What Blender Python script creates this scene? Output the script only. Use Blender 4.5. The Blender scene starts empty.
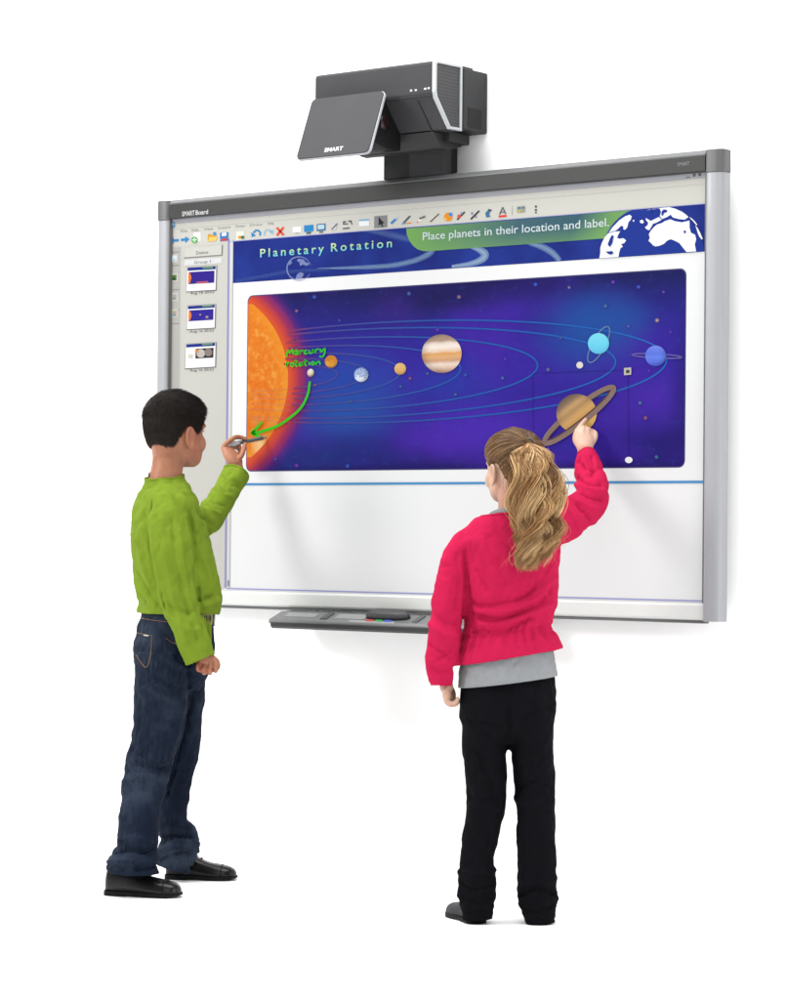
import bpy, bmesh, math, random
import numpy as np
from mathutils import Vector, Matrix, noise
from mathutils.bvhtree import BVHTree
random.seed(7); rng = np.random.default_rng(7)
SC = bpy.context.scene; COL = SC.collection
PI = math.pi

# ------------------------------------------------------------------ camera geometry
F_PX = 2647.5; YAW = 0.657776; PITCH = 0.0124355; ROLL = 0.0090856
CAM = np.array([4.72777, -6.211650, 1.032449])
_f = np.array([-math.sin(YAW)*math.cos(PITCH), math.cos(YAW)*math.cos(PITCH), math.sin(PITCH)])
_r = np.array([math.cos(YAW), math.sin(YAW), 0.0]); _u = np.cross(_r, _f)
RT = _r*math.cos(ROLL)+_u*math.sin(ROLL); UP = -_r*math.sin(ROLL)+_u*math.cos(ROLL); FW = _f
def ray(u, v): return FW + RT*(u-393)/F_PX - UP*(v-500)/F_PX
def on_board(u, v, y=0.0):
    d = ray(u, v); return CAM + d*((y-CAM[1])/d[1])

# ------------------------------------------------------------------ materials
def lin(c):
    out = []
    for x in c[:3]:
        x = x/255.0; out.append(x/12.92 if x <= 0.04045 else ((x+0.055)/1.055)**2.4)
    return np.array(out)
def new_mat(name):
    m = bpy.data.materials.new(name); m.use_nodes = True
    nt = m.node_tree; b = nt.nodes['Principled BSDF']
    return m, nt, b
def N(nt, t, **kw):
    n = nt.nodes.new(t)
    for k, v in kw.items():
        if k in n.inputs: n.inputs[k].default_value = v
        else: setattr(n, k, v)
    return n
def ramp(nt, stops, fac=None, interp='LINEAR'):
    n = nt.nodes.new('ShaderNodeValToRGB'); cr = n.color_ramp; cr.interpolation = interp
    while len(cr.elements) < len(stops): cr.elements.new(0.5)
    for e, (p, c) in zip(cr.elements, stops):
        e.position = p; e.color = (*c[:3], 1)
    if fac is not None: nt.links.new(fac, n.inputs[0])
    return n
def mixc(nt, a, b, fac, mode='MIX'):
    n = nt.nodes.new('ShaderNodeMix'); n.data_type = 'RGBA'; n.blend_type = mode
    for s, v in ((0, fac), (6, a), (7, b)):
        if hasattr(v, 'links') or isinstance(v, bpy.types.NodeSocket): nt.links.new(v, n.inputs[s])
        elif s == 0: n.inputs[0].default_value = v
        else: n.inputs[s].default_value = (*v[:3], 1)
    return n.outputs[2]
def math_n(nt, op, a, b=None, clamp=False):
    n = nt.nodes.new('ShaderNodeMath'); n.operation = op; n.use_clamp = clamp
    for i, v in enumerate((a, b)):
        if v is None: continue
        if isinstance(v, bpy.types.NodeSocket): nt.links.new(v, n.inputs[i])
        else: n.inputs[i].default_value = v
    return n.outputs[0]
def plain(name, base, rough=0.5, metal=0.0, spec=0.5, var=0.06, vscale=30, bump=0.0, bscale=400, sss=0.0, sheen=0.0, coat=0.0):
    """base = linear albedo; gentle noise variation and optional fine bump"""
    m, nt, b = new_mat(name); base = np.array(base, float)
    tc = N(nt, 'ShaderNodeTexCoord')
    if var > 0:
        nz = N(nt, 'ShaderNodeTexNoise', Scale=vscale, Detail=5.0, Roughness=0.6); nt.links.new(tc.outputs['Object'], nz.inputs['Vector'])
        rp = ramp(nt, [(0.3, base*(1-var)), (0.7, np.minimum(base*(1+var), 1))], nz.outputs[0])
        nt.links.new(rp.outputs[0], b.inputs['Base Color'])
    else: b.inputs['Base Color'].default_value = (*base, 1)
    b.inputs['Roughness'].default_value = rough; b.inputs['Metallic'].default_value = metal
    b.inputs['Specular IOR Level'].default_value = spec
    if sss: b.inputs['Subsurface Weight'].default_value = sss; b.inputs['Subsurface Radius'].default_value = (0.012, 0.005, 0.003); b.inputs['Subsurface Scale'].default_value = 0.6
    if sheen: b.inputs['Sheen Weight'].default_value = sheen; b.inputs['Sheen Roughness'].default_value = 0.5
    if coat: b.inputs['Coat Weight'].default_value = coat
    if bump:
        n2 = N(nt, 'ShaderNodeTexNoise', Scale=bscale, Detail=3.0); nt.links.new(tc.outputs['Object'], n2.inputs['Vector'])
        bp = N(nt, 'ShaderNodeBump', Strength=bump, Distance=0.002); nt.links.new(n2.outputs[0], bp.inputs['Height'])
        nt.links.new(bp.outputs[0], b.inputs['Normal'])
    return m
# the lit screen: part of its brightness is the projected picture itself, part the room light on it
SCR_D, SCR_E = 0.335, 0.275
def screen_out(nt, b, col):
    """col: socket or linear rgb - the colour the screen shows"""
    b.inputs['Roughness'].default_value = 0.6; b.inputs['Specular IOR Level'].default_value = 0.05
    if isinstance(col, bpy.types.NodeSocket):
        d = mixc(nt, (0, 0, 0), col, SCR_D); nt.links.new(d, b.inputs['Base Color']); nt.links.new(col, b.inputs['Emission Color'])
    else:
        col = np.array(col); b.inputs['Base Color'].default_value = (*(col*SCR_D), 1); b.inputs['Emission Color'].default_value = (*col, 1)
    b.inputs['Emission Strength'].default_value = SCR_E
_scr = {}
def scr(rgb):
    k = tuple(rgb)
    if k not in _scr:
        m, nt, b = new_mat('screen_colour'); screen_out(nt, b, lin(rgb)); _scr[k] = m
    return _scr[k]

# ------------------------------------------------------------------ mesh helpers
def mesh_obj(name, V, Fc, mat=None, parent=None, smooth=False, mats=None, fmat=None):
    me = bpy.data.meshes.new(name)
    V = np.asarray(V, float)
    me.from_pydata(V.tolist(), [], [tuple(int(i) for i in f) for f in Fc])
    for m in (mats or ([mat] if mat else [])): me.materials.append(m)
    if fmat is not None: me.polygons.foreach_set('material_index', np.asarray(fmat, np.int32))
    if smooth: me.polygons.foreach_set('use_smooth', np.ones(len(me.polygons), bool))
    me.validate(); me.update()
    o = bpy.data.objects.new(name, me); COL.objects.link(o)
    if parent is not None: o.parent = parent
    return o
def bm_obj(name, bm, mat, parent=None, smooth=False, bevel=0.0, seg=2):
    me = bpy.data.meshes.new(name)
    bmesh.ops.recalc_face_normals(bm, faces=bm.faces)
    bm.to_mesh(me); bm.free(); me.materials.append(mat)
    o = bpy.data.objects.new(name, me); COL.objects.link(o)
    if parent is not None: o.parent = parent
    if bevel:
        b = o.modifiers.new('bevel', 'BEVEL'); b.width = bevel; b.segments = seg; b.limit_method = 'ANGLE'; b.angle_limit = math.radians(35)
    if smooth or bevel:
        me.polygons.foreach_set('use_smooth', np.ones(len(me.polygons), bool))
        if bevel:
            w = o.modifiers.new('wn', 'WEIGHTED_NORMAL'); w.keep_sharp = True
    return o
def add_box(bm, x0, x1, y0, y1, z0, z1):
    vs = [bm.verts.new(p) for p in ((x0,y0,z0),(x1,y0,z0),(x1,y1,z0),(x0,y1,z0),(x0,y0,z1),(x1,y0,z1),(x1,y1,z1),(x0,y1,z1))]
    for f in ((0,3,2,1),(4,5,6,7),(0,1,5,4),(1,2,6,5),(2,3,7,6),(3,0,4,7)): bm.faces.new([vs[i] for i in f])
def add_prism(bm, prof, axis, a0, a1):
    """prof: list of 2-D points; axis 'x' -> (y,z) profile swept in x; 'y' -> (x,z) swept in y; 'z' -> (x,y) swept in z"""
    def P(p, a): return (a, p[0], p[1]) if axis == 'x' else ((p[0], a, p[1]) if axis == 'y' else (p[0], p[1], a))
    A = [bm.verts.new(P(p, a0)) for p in prof]; B = [bm.verts.new(P(p, a1)) for p in prof]
    n = len(prof); bm.faces.new(A); bm.faces.new(B[::-1])
    for i in range(n): bm.faces.new((A[i], B[i], B[(i+1) % n], A[(i+1) % n]))
def box(name, dims, mat, parent=None, bevel=0.0):
    bm = bmesh.new(); add_box(bm, *dims); return bm_obj(name, bm, mat, parent, bevel=bevel)
def prism(name, prof, axis, a0, a1, mat, parent=None, bevel=0.0):
    bm = bmesh.new(); add_prism(bm, prof, axis, a0, a1); return bm_obj(name, bm, mat, parent, bevel=bevel)
def empty(name, loc, rz=0.0):
    o = bpy.data.objects.new(name, None); COL.objects.link(o); o.location = loc; o.rotation_euler = (0, 0, rz); o.empty_display_size = 0.1
    return o
def tag(o, label=None, cat=None, group=None, kind=None):
    if label: o['label'] = label
    if cat: o['category'] = cat
    if group: o['group'] = group
    if kind: o['kind'] = kind
    return o
def catmull(P, sub):
    P = np.asarray(P, float)
    if len(P) < 3 or sub <= 1: 
        if sub <= 1: return P
        return np.concatenate([[P[0]+(P[1]-P[0])*t] for t in np.linspace(0, 1, sub+1)])
    Q = np.vstack([2*P[0]-P[1], P, 2*P[-1]-P[-2]]); out = []
    for i in range(1, len(Q)-2):
        for k in range(sub):
            t = k/sub; a, b, c, d = Q[i-1], Q[i], Q[i+1], Q[i+2]
            out.append(0.5*((2*b)+(-a+c)*t+(2*a-5*b+4*c-d)*t*t+(-a+3*b-3*c+d)*t**3))
    out.append(P[-1]); return np.array(out)
def unit(v): v = np.asarray(v, float); return v/max(np.linalg.norm(v), 1e-12)
def tube(pts, rad, ref=(0, 0, 1), n=20, sub=4, cap='flat', p=2.0, tang=None):
    """swept elliptical rings; rad: scalar or (along ref, across). Returns (V, F), closed."""
    pts = np.asarray(pts, float); R = np.array([(r, r) if np.isscalar(r) else tuple(r) for r in rad], float)
    D = catmull(np.hstack([pts, R]), sub); C, R = D[:, :3], np.maximum(D[:, 3:], 1e-4)
    T = np.gradient(C, axis=0); T /= np.linalg.norm(T, axis=1)[:, None]+1e-12
    if tang is not None: T = np.tile(unit(tang), (len(C), 1))
    if cap == 'round':
        k = 4; pre, post = [], []
        for j in range(1, k+1):
            a = j/(k+0.35)*PI/2; pre.append((C[0]-T[0]*R[0].mean()*math.sin(a), R[0]*math.cos(a), T[0])); post.append((C[-1]+T[-1]*R[-1].mean()*math.sin(a), R[-1]*math.cos(a), T[-1]))
        pre = pre[::-1]
        C = np.vstack([[x[0] for x in pre], C, [x[0] for x in post]]); R = np.vstack([[x[1] for x in pre], R, [x[1] for x in post]]); T = np.vstack([[x[2] for x in pre], T, [x[2] for x in post]])
    ref = np.asarray(ref, float); th = np.linspace(0, 2*PI, n, endpoint=False)
    ct, st = np.cos(th), np.sin(th)
    if p != 2.0: ct, st = np.sign(ct)*np.abs(ct)**(2/p), np.sign(st)*np.abs(st)**(2/p)
    V = []
    for c, r, t in zip(C, R, T):
        a = ref-t*(ref@t)
        if np.linalg.norm(a) < 1e-3: a = np.array([1, 0, 0])-t*t[0]
        a = unit(a); b = np.cross(t, a)
        V.append(c+np.outer(ct*r[0], a)+np.outer(st*r[1], b))
    m = len(C); V = np.vstack(V); Fc = []
    for i in range(m-1):
        for j in range(n):
            k = (j+1) % n; Fc.append((i*n+j, i*n+k, (i+1)*n+k, (i+1)*n+j))
    Fc.append(tuple(range(n))[::-1]); Fc.append(tuple((m-1)*n+j for j in range(n)))
    return V, Fc
def sphere(c, r, n=14, axes=None):
    c = np.asarray(c, float); r = (r, r, r) if np.isscalar(r) else r
    A = np.eye(3) if axes is None else np.asarray(axes)
    V = [c-A[2]*r[2]]; Fc = []; m = n//2
    for i in range(1, m):
        ph = -PI/2+PI*i/m
        for j in range(n):
            th = 2*PI*j/n; V.append(c+A[0]*r[0]*math.cos(ph)*math.cos(th)+A[1]*r[1]*math.cos(ph)*math.sin(th)+A[2]*r[2]*math.sin(ph))
    V.append(c+A[2]*r[2]); top = len(V)-1
    for j in range(n):
        k = (j+1) % n; Fc.append((0, 1+k, 1+j)); Fc.append((top, 1+(m-2)*n+j, 1+(m-2)*n+k))
        for i in range(m-2): Fc.append((1+i*n+j, 1+i*n+k, 1+(i+1)*n+k, 1+(i+1)*n+j))
    return np.array(V), Fc
def join(parts):
    V, Fc, o = [], [], 0
    for v, f in parts:
        V.append(np.asarray(v)); Fc += [tuple(i+o for i in q) for q in f]; o += len(v)
    return np.vstack(V), Fc
def evaluated(o):
    dg = bpy.context.evaluated_depsgraph_get(); me = bpy.data.meshes.new_from_object(o.evaluated_get(dg))
    n = len(me.vertices); V = np.empty(n*3); me.vertices.foreach_get('co', V); V = V.reshape(-1, 3)
    Nn = np.empty(n*3); me.vertex_normals.foreach_get('vector', Nn); Nn = Nn.reshape(-1, 3)
    Fc = [tuple(p.vertices) for p in me.polygons]
    bpy.data.meshes.remove(me); return V, Fc, Nn
def blob(parts, voxel, smooth=4, factor=0.5):
    """union of closed lofts as ONE continuous surface"""
    V, Fc = join(parts); o = mesh_obj('temp', V, Fc)
    m = o.modifiers.new('r', 'REMESH'); m.mode = 'VOXEL'; m.voxel_size = voxel
    if smooth:
        s = o.modifiers.new('s', 'SMOOTH'); s.factor = factor; s.iterations = smooth
    out = evaluated(o); me = o.data; bpy.data.objects.remove(o); bpy.data.meshes.remove(me); return out
def normals_of(V, Fc):
    Nn = np.zeros_like(V); q = np.array([f if len(f) == 4 else (f[0], f[1], f[2], f[2]) for f in Fc])
    n = np.cross(V[q[:, 2]]-V[q[:, 0]], V[q[:, 3]]-V[q[:, 1]])
    for k in range(4): np.add.at(Nn, q[:, k], n)
    return Nn/(np.linalg.norm(Nn, axis=1)[:, None]+1e-12)
def seg_dist(V, P):
    P = np.asarray(P, float); best = np.full(len(V), 1e9)
    for a, b in zip(P[:-1], P[1:]):
        d = b-a; t = np.clip(((V-a)@d)/(d@d+1e-12), 0, 1); best = np.minimum(best, np.linalg.norm(V-a-t[:, None]*d, axis=1))
    return best
def fbm(V, scale, seed=0.0, stretch=(1, 1, 1)):
    s = np.array(stretch)*scale
    return np.array([noise.fractal(Vector((p[0]*s[0]+seed, p[1]*s[1]-seed, p[2]*s[2]+2*seed)), 0.8, 2.0, 3) for p in V])
def ridged(V, scale, seed=0.0, stretch=(1, 1, 1)):
    """soft crease pattern: sharp valleys, round crowns, like slack cloth"""
    f = fbm(V, scale, seed, stretch); return np.minimum(np.abs(f)*1.6, 1.0)-0.35
def cut_open(V, Fc, c, d, rad):
    """open a cloth tube: drop what lies beyond the plane (c, d) near c and bring the rim onto the plane"""
    c = np.asarray(c); d = unit(d); s = (V-c)@d; near = np.linalg.norm(V-c-np.outer(s, d), axis=1) < rad
    near &= s < rad*1.2
    bad = (s > 0) & near; keep, gone = [], set()
    for f in Fc:
        if any(bad[i] for i in f): gone.update(f)
        else: keep.append(f)
    used = set(i for f in keep for i in f); rim = [i for i in gone & used]
    V = V.copy()
    for i in rim: V[i] -= d*s[i]
    ids = sorted(used); mp = {i: k for k, i in enumerate(ids)}
    return V[ids], [tuple(mp[i] for i in f) for f in keep]
def cloth_obj(name, V, Fc, mat, parent, thick=0.0025):
    o = mesh_obj(name, V, Fc, mat, parent, smooth=True)
    if thick:
        s = o.modifiers.new('solid', 'SOLIDIFY'); s.thickness = thick; s.offset = -1.0
    return o
def strands_obj(name, paths, radii, mat, parent, extra=None, tint=None):
    """paths: (n, m, 3) hair strands as thin three-sided tubes in ONE mesh; extra: (V,F) scalp cap joined in"""
    paths = np.asarray(paths); n, m, _ = paths.shape
    T = np.gradient(paths, axis=1); T /= np.linalg.norm(T, axis=2)[..., None]+1e-12
    a = np.cross(T, np.array([0.31, 0.72, 0.62])); a /= np.linalg.norm(a, axis=2)[..., None]+1e-12; b = np.cross(T, a)
    prof = np.linspace(0, 1, m); taper = 1-0.75*prof**2.5
    r = (np.asarray(radii)[:, None]*taper[None, :])[..., None]
    rings = [paths+r*(a*math.cos(q)+b*math.sin(q)) for q in (0, 2*PI/3, 4*PI/3)]
    V = np.stack(rings, axis=2).reshape(-1, 3)
    base = (np.arange(n)[:, None]*m+np.arange(m-1)[None, :])*3
    Fc = []
    for k in range(3):
        k2 = (k+1) % 3; Fc.append(np.stack([base+k, base+k2, base+3+k2, base+3+k], -1).reshape(-1, 4))
    Fq = np.concatenate(Fc); tv = np.repeat(np.asarray(tint if tint is not None else rng.random(n)), m*3)
    if extra is not None:
        ev, ef = extra; ef = np.array(ef)+len(V); V = np.vstack([V, ev]); Fq = np.vstack([Fq, ef]); tv = np.concatenate([tv, np.full(len(ev), 0.35)])
    me = bpy.data.meshes.new(name); me.vertices.add(len(V)); me.vertices.foreach_set('co', V.ravel())
    me.loops.add(len(Fq)*4); me.polygons.add(len(Fq))
    me.polygons.foreach_set('loop_start', np.arange(len(Fq), dtype=np.int32)*4)
    me.loops.foreach_set('vertex_index', Fq.ravel().astype(np.int32))
    me.polygons.foreach_set('use_smooth', np.ones(len(Fq), bool))
    at = me.attributes.new('tint', 'FLOAT', 'POINT'); at.data.foreach_set('value', tv.astype(np.float32))
    me.materials.append(mat); me.update(calc_edges=True); me.validate()
    o = bpy.data.objects.new(name, me); COL.objects.link(o); o.parent = parent; return o

# ------------------------------------------------------------------ camera, light, setting
cam = bpy.data.cameras.new('camera'); co = bpy.data.objects.new('camera', cam); COL.objects.link(co)
cam.sensor_fit = 'VERTICAL'; cam.sensor_height = 24; cam.lens = 24*F_PX/1000; cam.clip_end = 100
M = Matrix(((RT[0], UP[0], -FW[0], CAM[0]), (RT[1], UP[1], -FW[1], CAM[1]), (RT[2], UP[2], -FW[2], CAM[2]), (0, 0, 0, 1)))
co.matrix_world = M; SC.camera = co
SC.view_settings.view_transform = 'Standard'; SC.view_settings.look = 'None'; SC.view_settings.exposure = 0; SC.view_settings.gamma = 1
SC.cycles.use_denoising = True; SC.cycles.max_bounces = 8; SC.cycles.sample_clamp_indirect = 6
W = bpy.data.worlds.new('World'); SC.world = W; W.use_nodes = True
W.node_tree.nodes['Background'].inputs[0].default_value = (1.0, 1.0, 1.0, 1); W.node_tree.nodes['Background'].inputs[1].default_value = 0.27
def area(name, loc, target, size, power, col=(1, 1, 1)):
    l = bpy.data.lights.new(name, 'AREA'); l.shape = 'RECTANGLE'; l.size, l.size_y = size; l.energy = power; l.color = col
    o = bpy.data.objects.new(name, l); COL.objects.link(o); o.location = loc
    o.rotation_euler = (Vector(target)-Vector(loc)).to_track_quat('-Z', 'Y').to_euler(); return o
area('key_softbox', (-2.6, -5.0, 3.6), (0.0, 0.0, 1.1), (1.9, 1.9), 290, (1.0, 0.985, 0.965))
area('fill_softbox', (4.2, -5.6, 3.0), (0.2, 0.0, 1.1), (3.0, 3.0), 75)
area('added_wall_fill_low', (-3.2, -0.9, 0.9), (0.0, 0.1, 0.5), (0.6, 1.8), 25); area('added_wall_fill_side', (3.0, -0.8, 0.9), (0.4, 0.1, 0.6), (0.6, 1.8), 25)  # added lamps out of view, lifting the shadows on the wall
area('added_overhead_fill', (0.0, -1.3, 4.6), (0.0, -0.9, 0.0), (6.0, 2.6), 370)  # added lamp out of view, keeps floor and wall pure white

WALL_Y = 0.092
white = plain('matt_white_paint', (0.88, 0.88, 0.88), rough=0.9, spec=0.1, var=0.004, vscale=8)
bmw = bmesh.new()
WX0, WX1 = -9.0, 9.0
cols = [[bmw.verts.new((x, y, z)) for (y, z) in [(WALL_Y, 6.5), (WALL_Y, 0.0)]] for x in (WX0, WX1)]
bmw.faces.new((cols[0][1], cols[1][1], cols[1][0], cols[0][0]))
wall = bm_obj('wall', bmw, white); tag(wall, 'plain bright white wall behind the whiteboard', kind='structure')
bmf = bmesh.new()
bmf.faces.new([bmf.verts.new(p) for p in ((WX0, -12, 0), (WX1, -12, 0), (WX1, WALL_Y, 0), (WX0, WALL_Y, 0))])
floor = bm_obj('floor', bmf, white); tag(floor, 'seamless bright white studio floor', kind='structure')

# ------------------------------------------------------------------ interactive whiteboard
alu = plain('silver_rail', lin((196, 198, 203))*0.39, rough=0.42, metal=0.0, spec=0.5, var=0.02, vscale=4, coat=0.1)
cap_m = plain('grey_corner_plastic', lin((128, 129, 131))*0.29, rough=0.45, var=0.03)
dark_rail = plain('charcoal_rail', lin((74, 74, 74))*0.36, rough=0.5, spec=0.2, var=0.05, vscale=60, bump=0.05)
bevel_m = plain('grey_bevel', lin((126, 128, 130))*0.4, rough=0.4, spec=0.3, var=0.03)
low_rail = plain('pale_grey_rail', lin((226, 228, 226))*0.56, rough=0.5, var=0.01)
PROUD = 0.018
XL0, XL = on_board(157.3, 220, -PROUD)[0], on_board(168.3, 221, -PROUD)[0]
XR, XR0 = on_board(703.6, 400, -PROUD)[0], on_board(720.5, 400, -PROUD)[0]
ZB0, ZB, ZT, ZT0 = 0.8, 0.849, 2.022, 2.081; TH = 0.046
SX0, SX1 = XL, XR+0.004
wb = empty('interactive_whiteboard', (0, TH/2, ZB0))
tag(wb, 'large wall-mounted whiteboard in silver frame showing a solar system lesson', 'whiteboard')
def attach(o, parent):
    """parent keeping the world place"""
    o.parent = parent; o.matrix_parent_inverse = parent.matrix_world.inverted(); return o
bpy.context.view_layer.update()
def rounded_rail(name, x0, x1, z0, z1, mat, proud=PROUD, back=0.026):
    prof = [(x0, back), (x0, 0.007-proud), (x0+0.002, 0.003-proud), (x0+0.007, 0.0006-proud), (x0+0.014, -proud), (x1-0.022, 0.0008-proud), (x1-0.013, 0.003-proud), (x1-0.006, 0.0066-proud), (x1-0.002, 0.0115-proud), (x1, 0.018-proud), (x1, back)]
    return attach(prism(name, prof, 'z', z0, z1, mat, bevel=0.0015), wb)
rounded_rail('side_rail', XL0, XL, ZB0, ZT-0.003, alu); rounded_rail('side_rail', XR, XR0, ZB0, ZT-0.003, alu)
rounded_rail('corner_cap', XL0-0.0015, XL+0.001, ZT-0.003, ZT0, cap_m, PROUD+0.002); rounded_rail('corner_cap', XR-0.001, XR0+0.0015, ZT-0.003, ZT0, cap_m, PROUD+0.002)
tr = attach(prism('top_rail', [(0.02, ZT), (-0.016, ZT), (-0.018, ZT+0.003), (-0.018, ZT0-0.016), (-0.012, ZT0-0.010), (-0.004, ZT0-0.002), (0.02, ZT0-0.002)], 'x', XL+0.0015, XR-0.0015, dark_rail), wb)
attach(prism('top_trim', [(0.021, ZT0-0.0015), (-0.004, ZT0-0.0015), (-0.0165, ZT0-0.0140), (-0.0165, ZT0-0.0105), (-0.003, ZT0+0.0012), (0.021, ZT0+0.0012)], 'x', XL+0.0015, XR-0.0015, bevel_m), wb)
attach(prism('bottom_rail', [(0.02, ZB), (-0.003, ZB), (-0.008, ZB-0.006), (-0.008, ZB0+0.008), (-0.001, ZB0+0.001), (0.02, ZB0+0.001)], 'x', XL+0.001, XR-0.001, low_rail, bevel=0.002), wb)
attach(box('bottom_trim', (XL+0.001, XR-0.001, -0.004, 0.02, ZB0-0.006, ZB0+0.0005), bevel_m), wb)
attach(box('back_panel', (XL0+0.012, XR0-0.075, 0.0205, TH, ZB0+0.004, ZT0-0.006), bevel_m), wb)

shade_strip_m = plain('rail_shade_strip', (0.10, 0.10, 0.098), rough=0.6, spec=0.2, var=0.03)  # dark strips that paint the shade on the rails' inner faces
attach(box('rail_shade_strip', (XL+0.0002, XL+0.0034, -0.0155, -0.0002, ZB+0.0005, ZT-0.0045), shade_strip_m), wb); attach(box('rail_shade_strip', (XR-0.0034, XR-0.0002, -0.0125, -0.0002, ZB+0.0005, ZT-0.0045), shade_strip_m), wb)
# the screen and everything it shows: flat layers 0.4 mm apart
_layer = [0]
Q = lambda u, v: on_board(u, v)[[0, 2]]
def y_of(k): return 0.0-0.0004*k
def flat(name, pts2, k, mat, uv=None, parent=None, px=True):
    P = [Q(*p) if px else np.array(p) for p in pts2]; V = [(p[0], y_of(k), p[1]) for p in P]
    area2 = sum(P[i][0]*P[(i+1) % len(P)][1]-P[(i+1) % len(P)][0]*P[i][1] for i in range(len(P)))
    idx = list(range(len(V)))
    if area2 < 0: idx = idx[::-1]
    bm = bmesh.new(); vs = [bm.verts.new(v) for v in V]; f = bm.faces.new([vs[i] for i in idx])
    if uv is not None:
        L = bm.loops.layers.uv.new('uv')
        for lp, i in zip(f.loops, idx): lp[L].uv = uv[i]
    f.normal_update(); bmesh.ops.triangulate(bm, faces=bm.faces[:])
    me = bpy.data.meshes.new(name); bm.to_mesh(me); bm.free(); me.materials.append(mat)
    o = bpy.data.objects.new(name, me); COL.objects.link(o); return attach(o, parent or scrn)
def quads(name, rects, k, mat, parent=None, px=True):
    """several flat shapes (lists of points) as one mesh"""
    V, Fc = [], []
    for pts in rects:
        P = [Q(*p) if px else np.array(p) for p in pts]
        a2 = sum(P[i][0]*P[(i+1) % len(P)][1]-P[(i+1) % len(P)][0]*P[i][1] for i in range(len(P)))
        if a2 < 0: P = P[::-1]
        b = len(V); V += [(p[0], y_of(k), p[1]) for p in P]; Fc.append(tuple(range(b, b+len(P))))
    return attach(mesh_obj(name, V, Fc, mat), parent or scrn)
def rect(u0, v0, u1, v1, s=None):
    """upright rectangle on the board whose left-top and right-bottom picture corners are given"""
    a, b = Q(u0, v0), Q(u1, v1); return [(a[0], a[1]), (b[0], a[1]), (b[0], b[1]), (a[0], b[1])]
def rrect(x0, z0, x1, z1, r, n=7):
    out = []
    for cx, cz, a0 in ((x1-r, z1-r, 0), (x0+r, z1-r, 90), (x0+r, z0+r, 180), (x1-r, z0+r, 270)):
        for i in range(n): a = math.radians(a0+90*i/(n-1)); out.append((cx+r*math.cos(a), cz+r*math.sin(a)))
    return out
def ribbon_faces(pts, w):
    """flat stroke of picture width w px along picture points"""
    P = np.array(pts, float); T = np.gradient(P, axis=0); T /= np.linalg.norm(T, axis=1)[:, None]+1e-9; n = np.stack([-T[:, 1], T[:, 0]], 1)
    w = np.full(len(P), w) if np.isscalar(w) else np.asarray(w)
    A, B = P+n*w[:, None]/2, P-n*w[:, None]/2
    return [[A[i], A[i+1], B[i+1], B[i]] for i in range(len(P)-1)]
def disc(name, u, v, r, k, mat, n=40, parent=None):
    r = (r, r) if np.isscalar(r) else r; th = np.linspace(0, 2*PI, n, endpoint=False)
    return flat(name, [(u+r[0]*math.cos(t), v-r[1]*math.sin(t)) for t in th], k, mat, uv=[(math.cos(t), math.sin(t)) for t in th], parent=parent)
def text(name, s, u0, v0, u1, v1, cap_px, k, mat, spacing=1.0, parent=None, bold=0.0):
    """lettering whose base line runs from (u0,v0) to (u1,v1)"""
    cu = bpy.data.curves.new('lettering', 'FONT'); cu.body = s; cu.space_character = spacing; cu.offset = bold; cu.resolution_u = 3
    o = bpy.data.objects.new('lettering', cu); COL.objects.link(o); V, Fc, _ = evaluated(o)
    bpy.data.objects.remove(o); bpy.data.curves.remove(cu)
    a, b = Q(u0, v0), Q(u1, v1); sc = abs(Q(u0, v0-cap_px)[1]-a[1])/0.69
    x0, x1 = V[:, 0].min(), V[:, 0].max()
    X = a[0]+(V[:, 0]-x0)*(b[0]-a[0])/(x1-x0); Z = a[1]+V[:, 1]*sc
    return attach(mesh_obj(name, np.stack([X, np.full(len(X), y_of(k)), Z], 1), Fc, mat), parent or scrn)

# base sheet: matt white writing surface
m_base, nt, b = new_mat('screen_white'); tc = N(nt, 'ShaderNodeTexCoord')
nz = N(nt, 'ShaderNodeTexNoise', Scale=1.2, Detail=2.0); nt.links.new(tc.outputs['Object'], nz.inputs['Vector'])
rp = ramp(nt, [(0.3, lin((243, 245, 246))), (0.7, lin((248, 248, 249)))], nz.outputs[0]); screen_out(nt, b, rp.outputs[0])
scrn = box('screen', (XL+0.0005, XR-0.0005, 0.0, 0.0198, ZB+0.0005, ZT-0.0005), m_base); attach(scrn, wb); bpy.context.view_layer.update()
BAR = (215, 214, 206)
# tool bar band and page sorter panel share the beige of the program window
bar_z1, bar_z0 = 2.0065, 1.936
flat('toolbar', [(XL, bar_z1), (XR, bar_z1), (XR, bar_z0), (XL, bar_z0)], 1, scr(BAR), px=False)
flat('title_bar', [(XL, ZT), (XR, ZT), (XR, bar_z1), (XL, bar_z1)], 2, scr((180, 181, 188)), px=False)  # lavender-grey title bar, its colour darkened for the top rail's shadow
PX1 = Q(228, 250)[0]
flat('page_panel', [(XL, bar_z0), (PX1, bar_z0), (PX1, 0.853), (XL, 0.853)], 1, scr((209, 208, 201)), px=False)
flat('tab_strip', [(XL, bar_z0-0.004), (Q(181, 258)[0], bar_z0-0.004), (Q(181, 258)[0], 0.853), (XL, 0.853)], 2, scr((190, 189, 184)), px=False)
flat('divider_line', [(PX1, 1.945), (PX1+0.0075, 1.945), (PX1+0.0075, 0.857), (PX1, 0.857)], 3, scr((150, 150, 200)), px=False)
flat('scroll_strip', [(PX1+0.009, 1.942), (PX1+0.0225, 1.942), (PX1+0.0225, 0.857), (PX1+0.009, 0.857)], 2, scr((219, 220, 218)), px=False)
quads('scroll_edge', [[(PX1+0.0212, 1.942), (PX1+0.0228, 1.942), (PX1+0.0228, 0.857), (PX1+0.0212, 0.857)], [(PX1+0.011, 0.862), (PX1+0.020, 0.862), (PX1+0.020, 0.880), (PX1+0.011, 0.880)]], 3, scr((150, 152, 160)), px=False)
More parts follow.
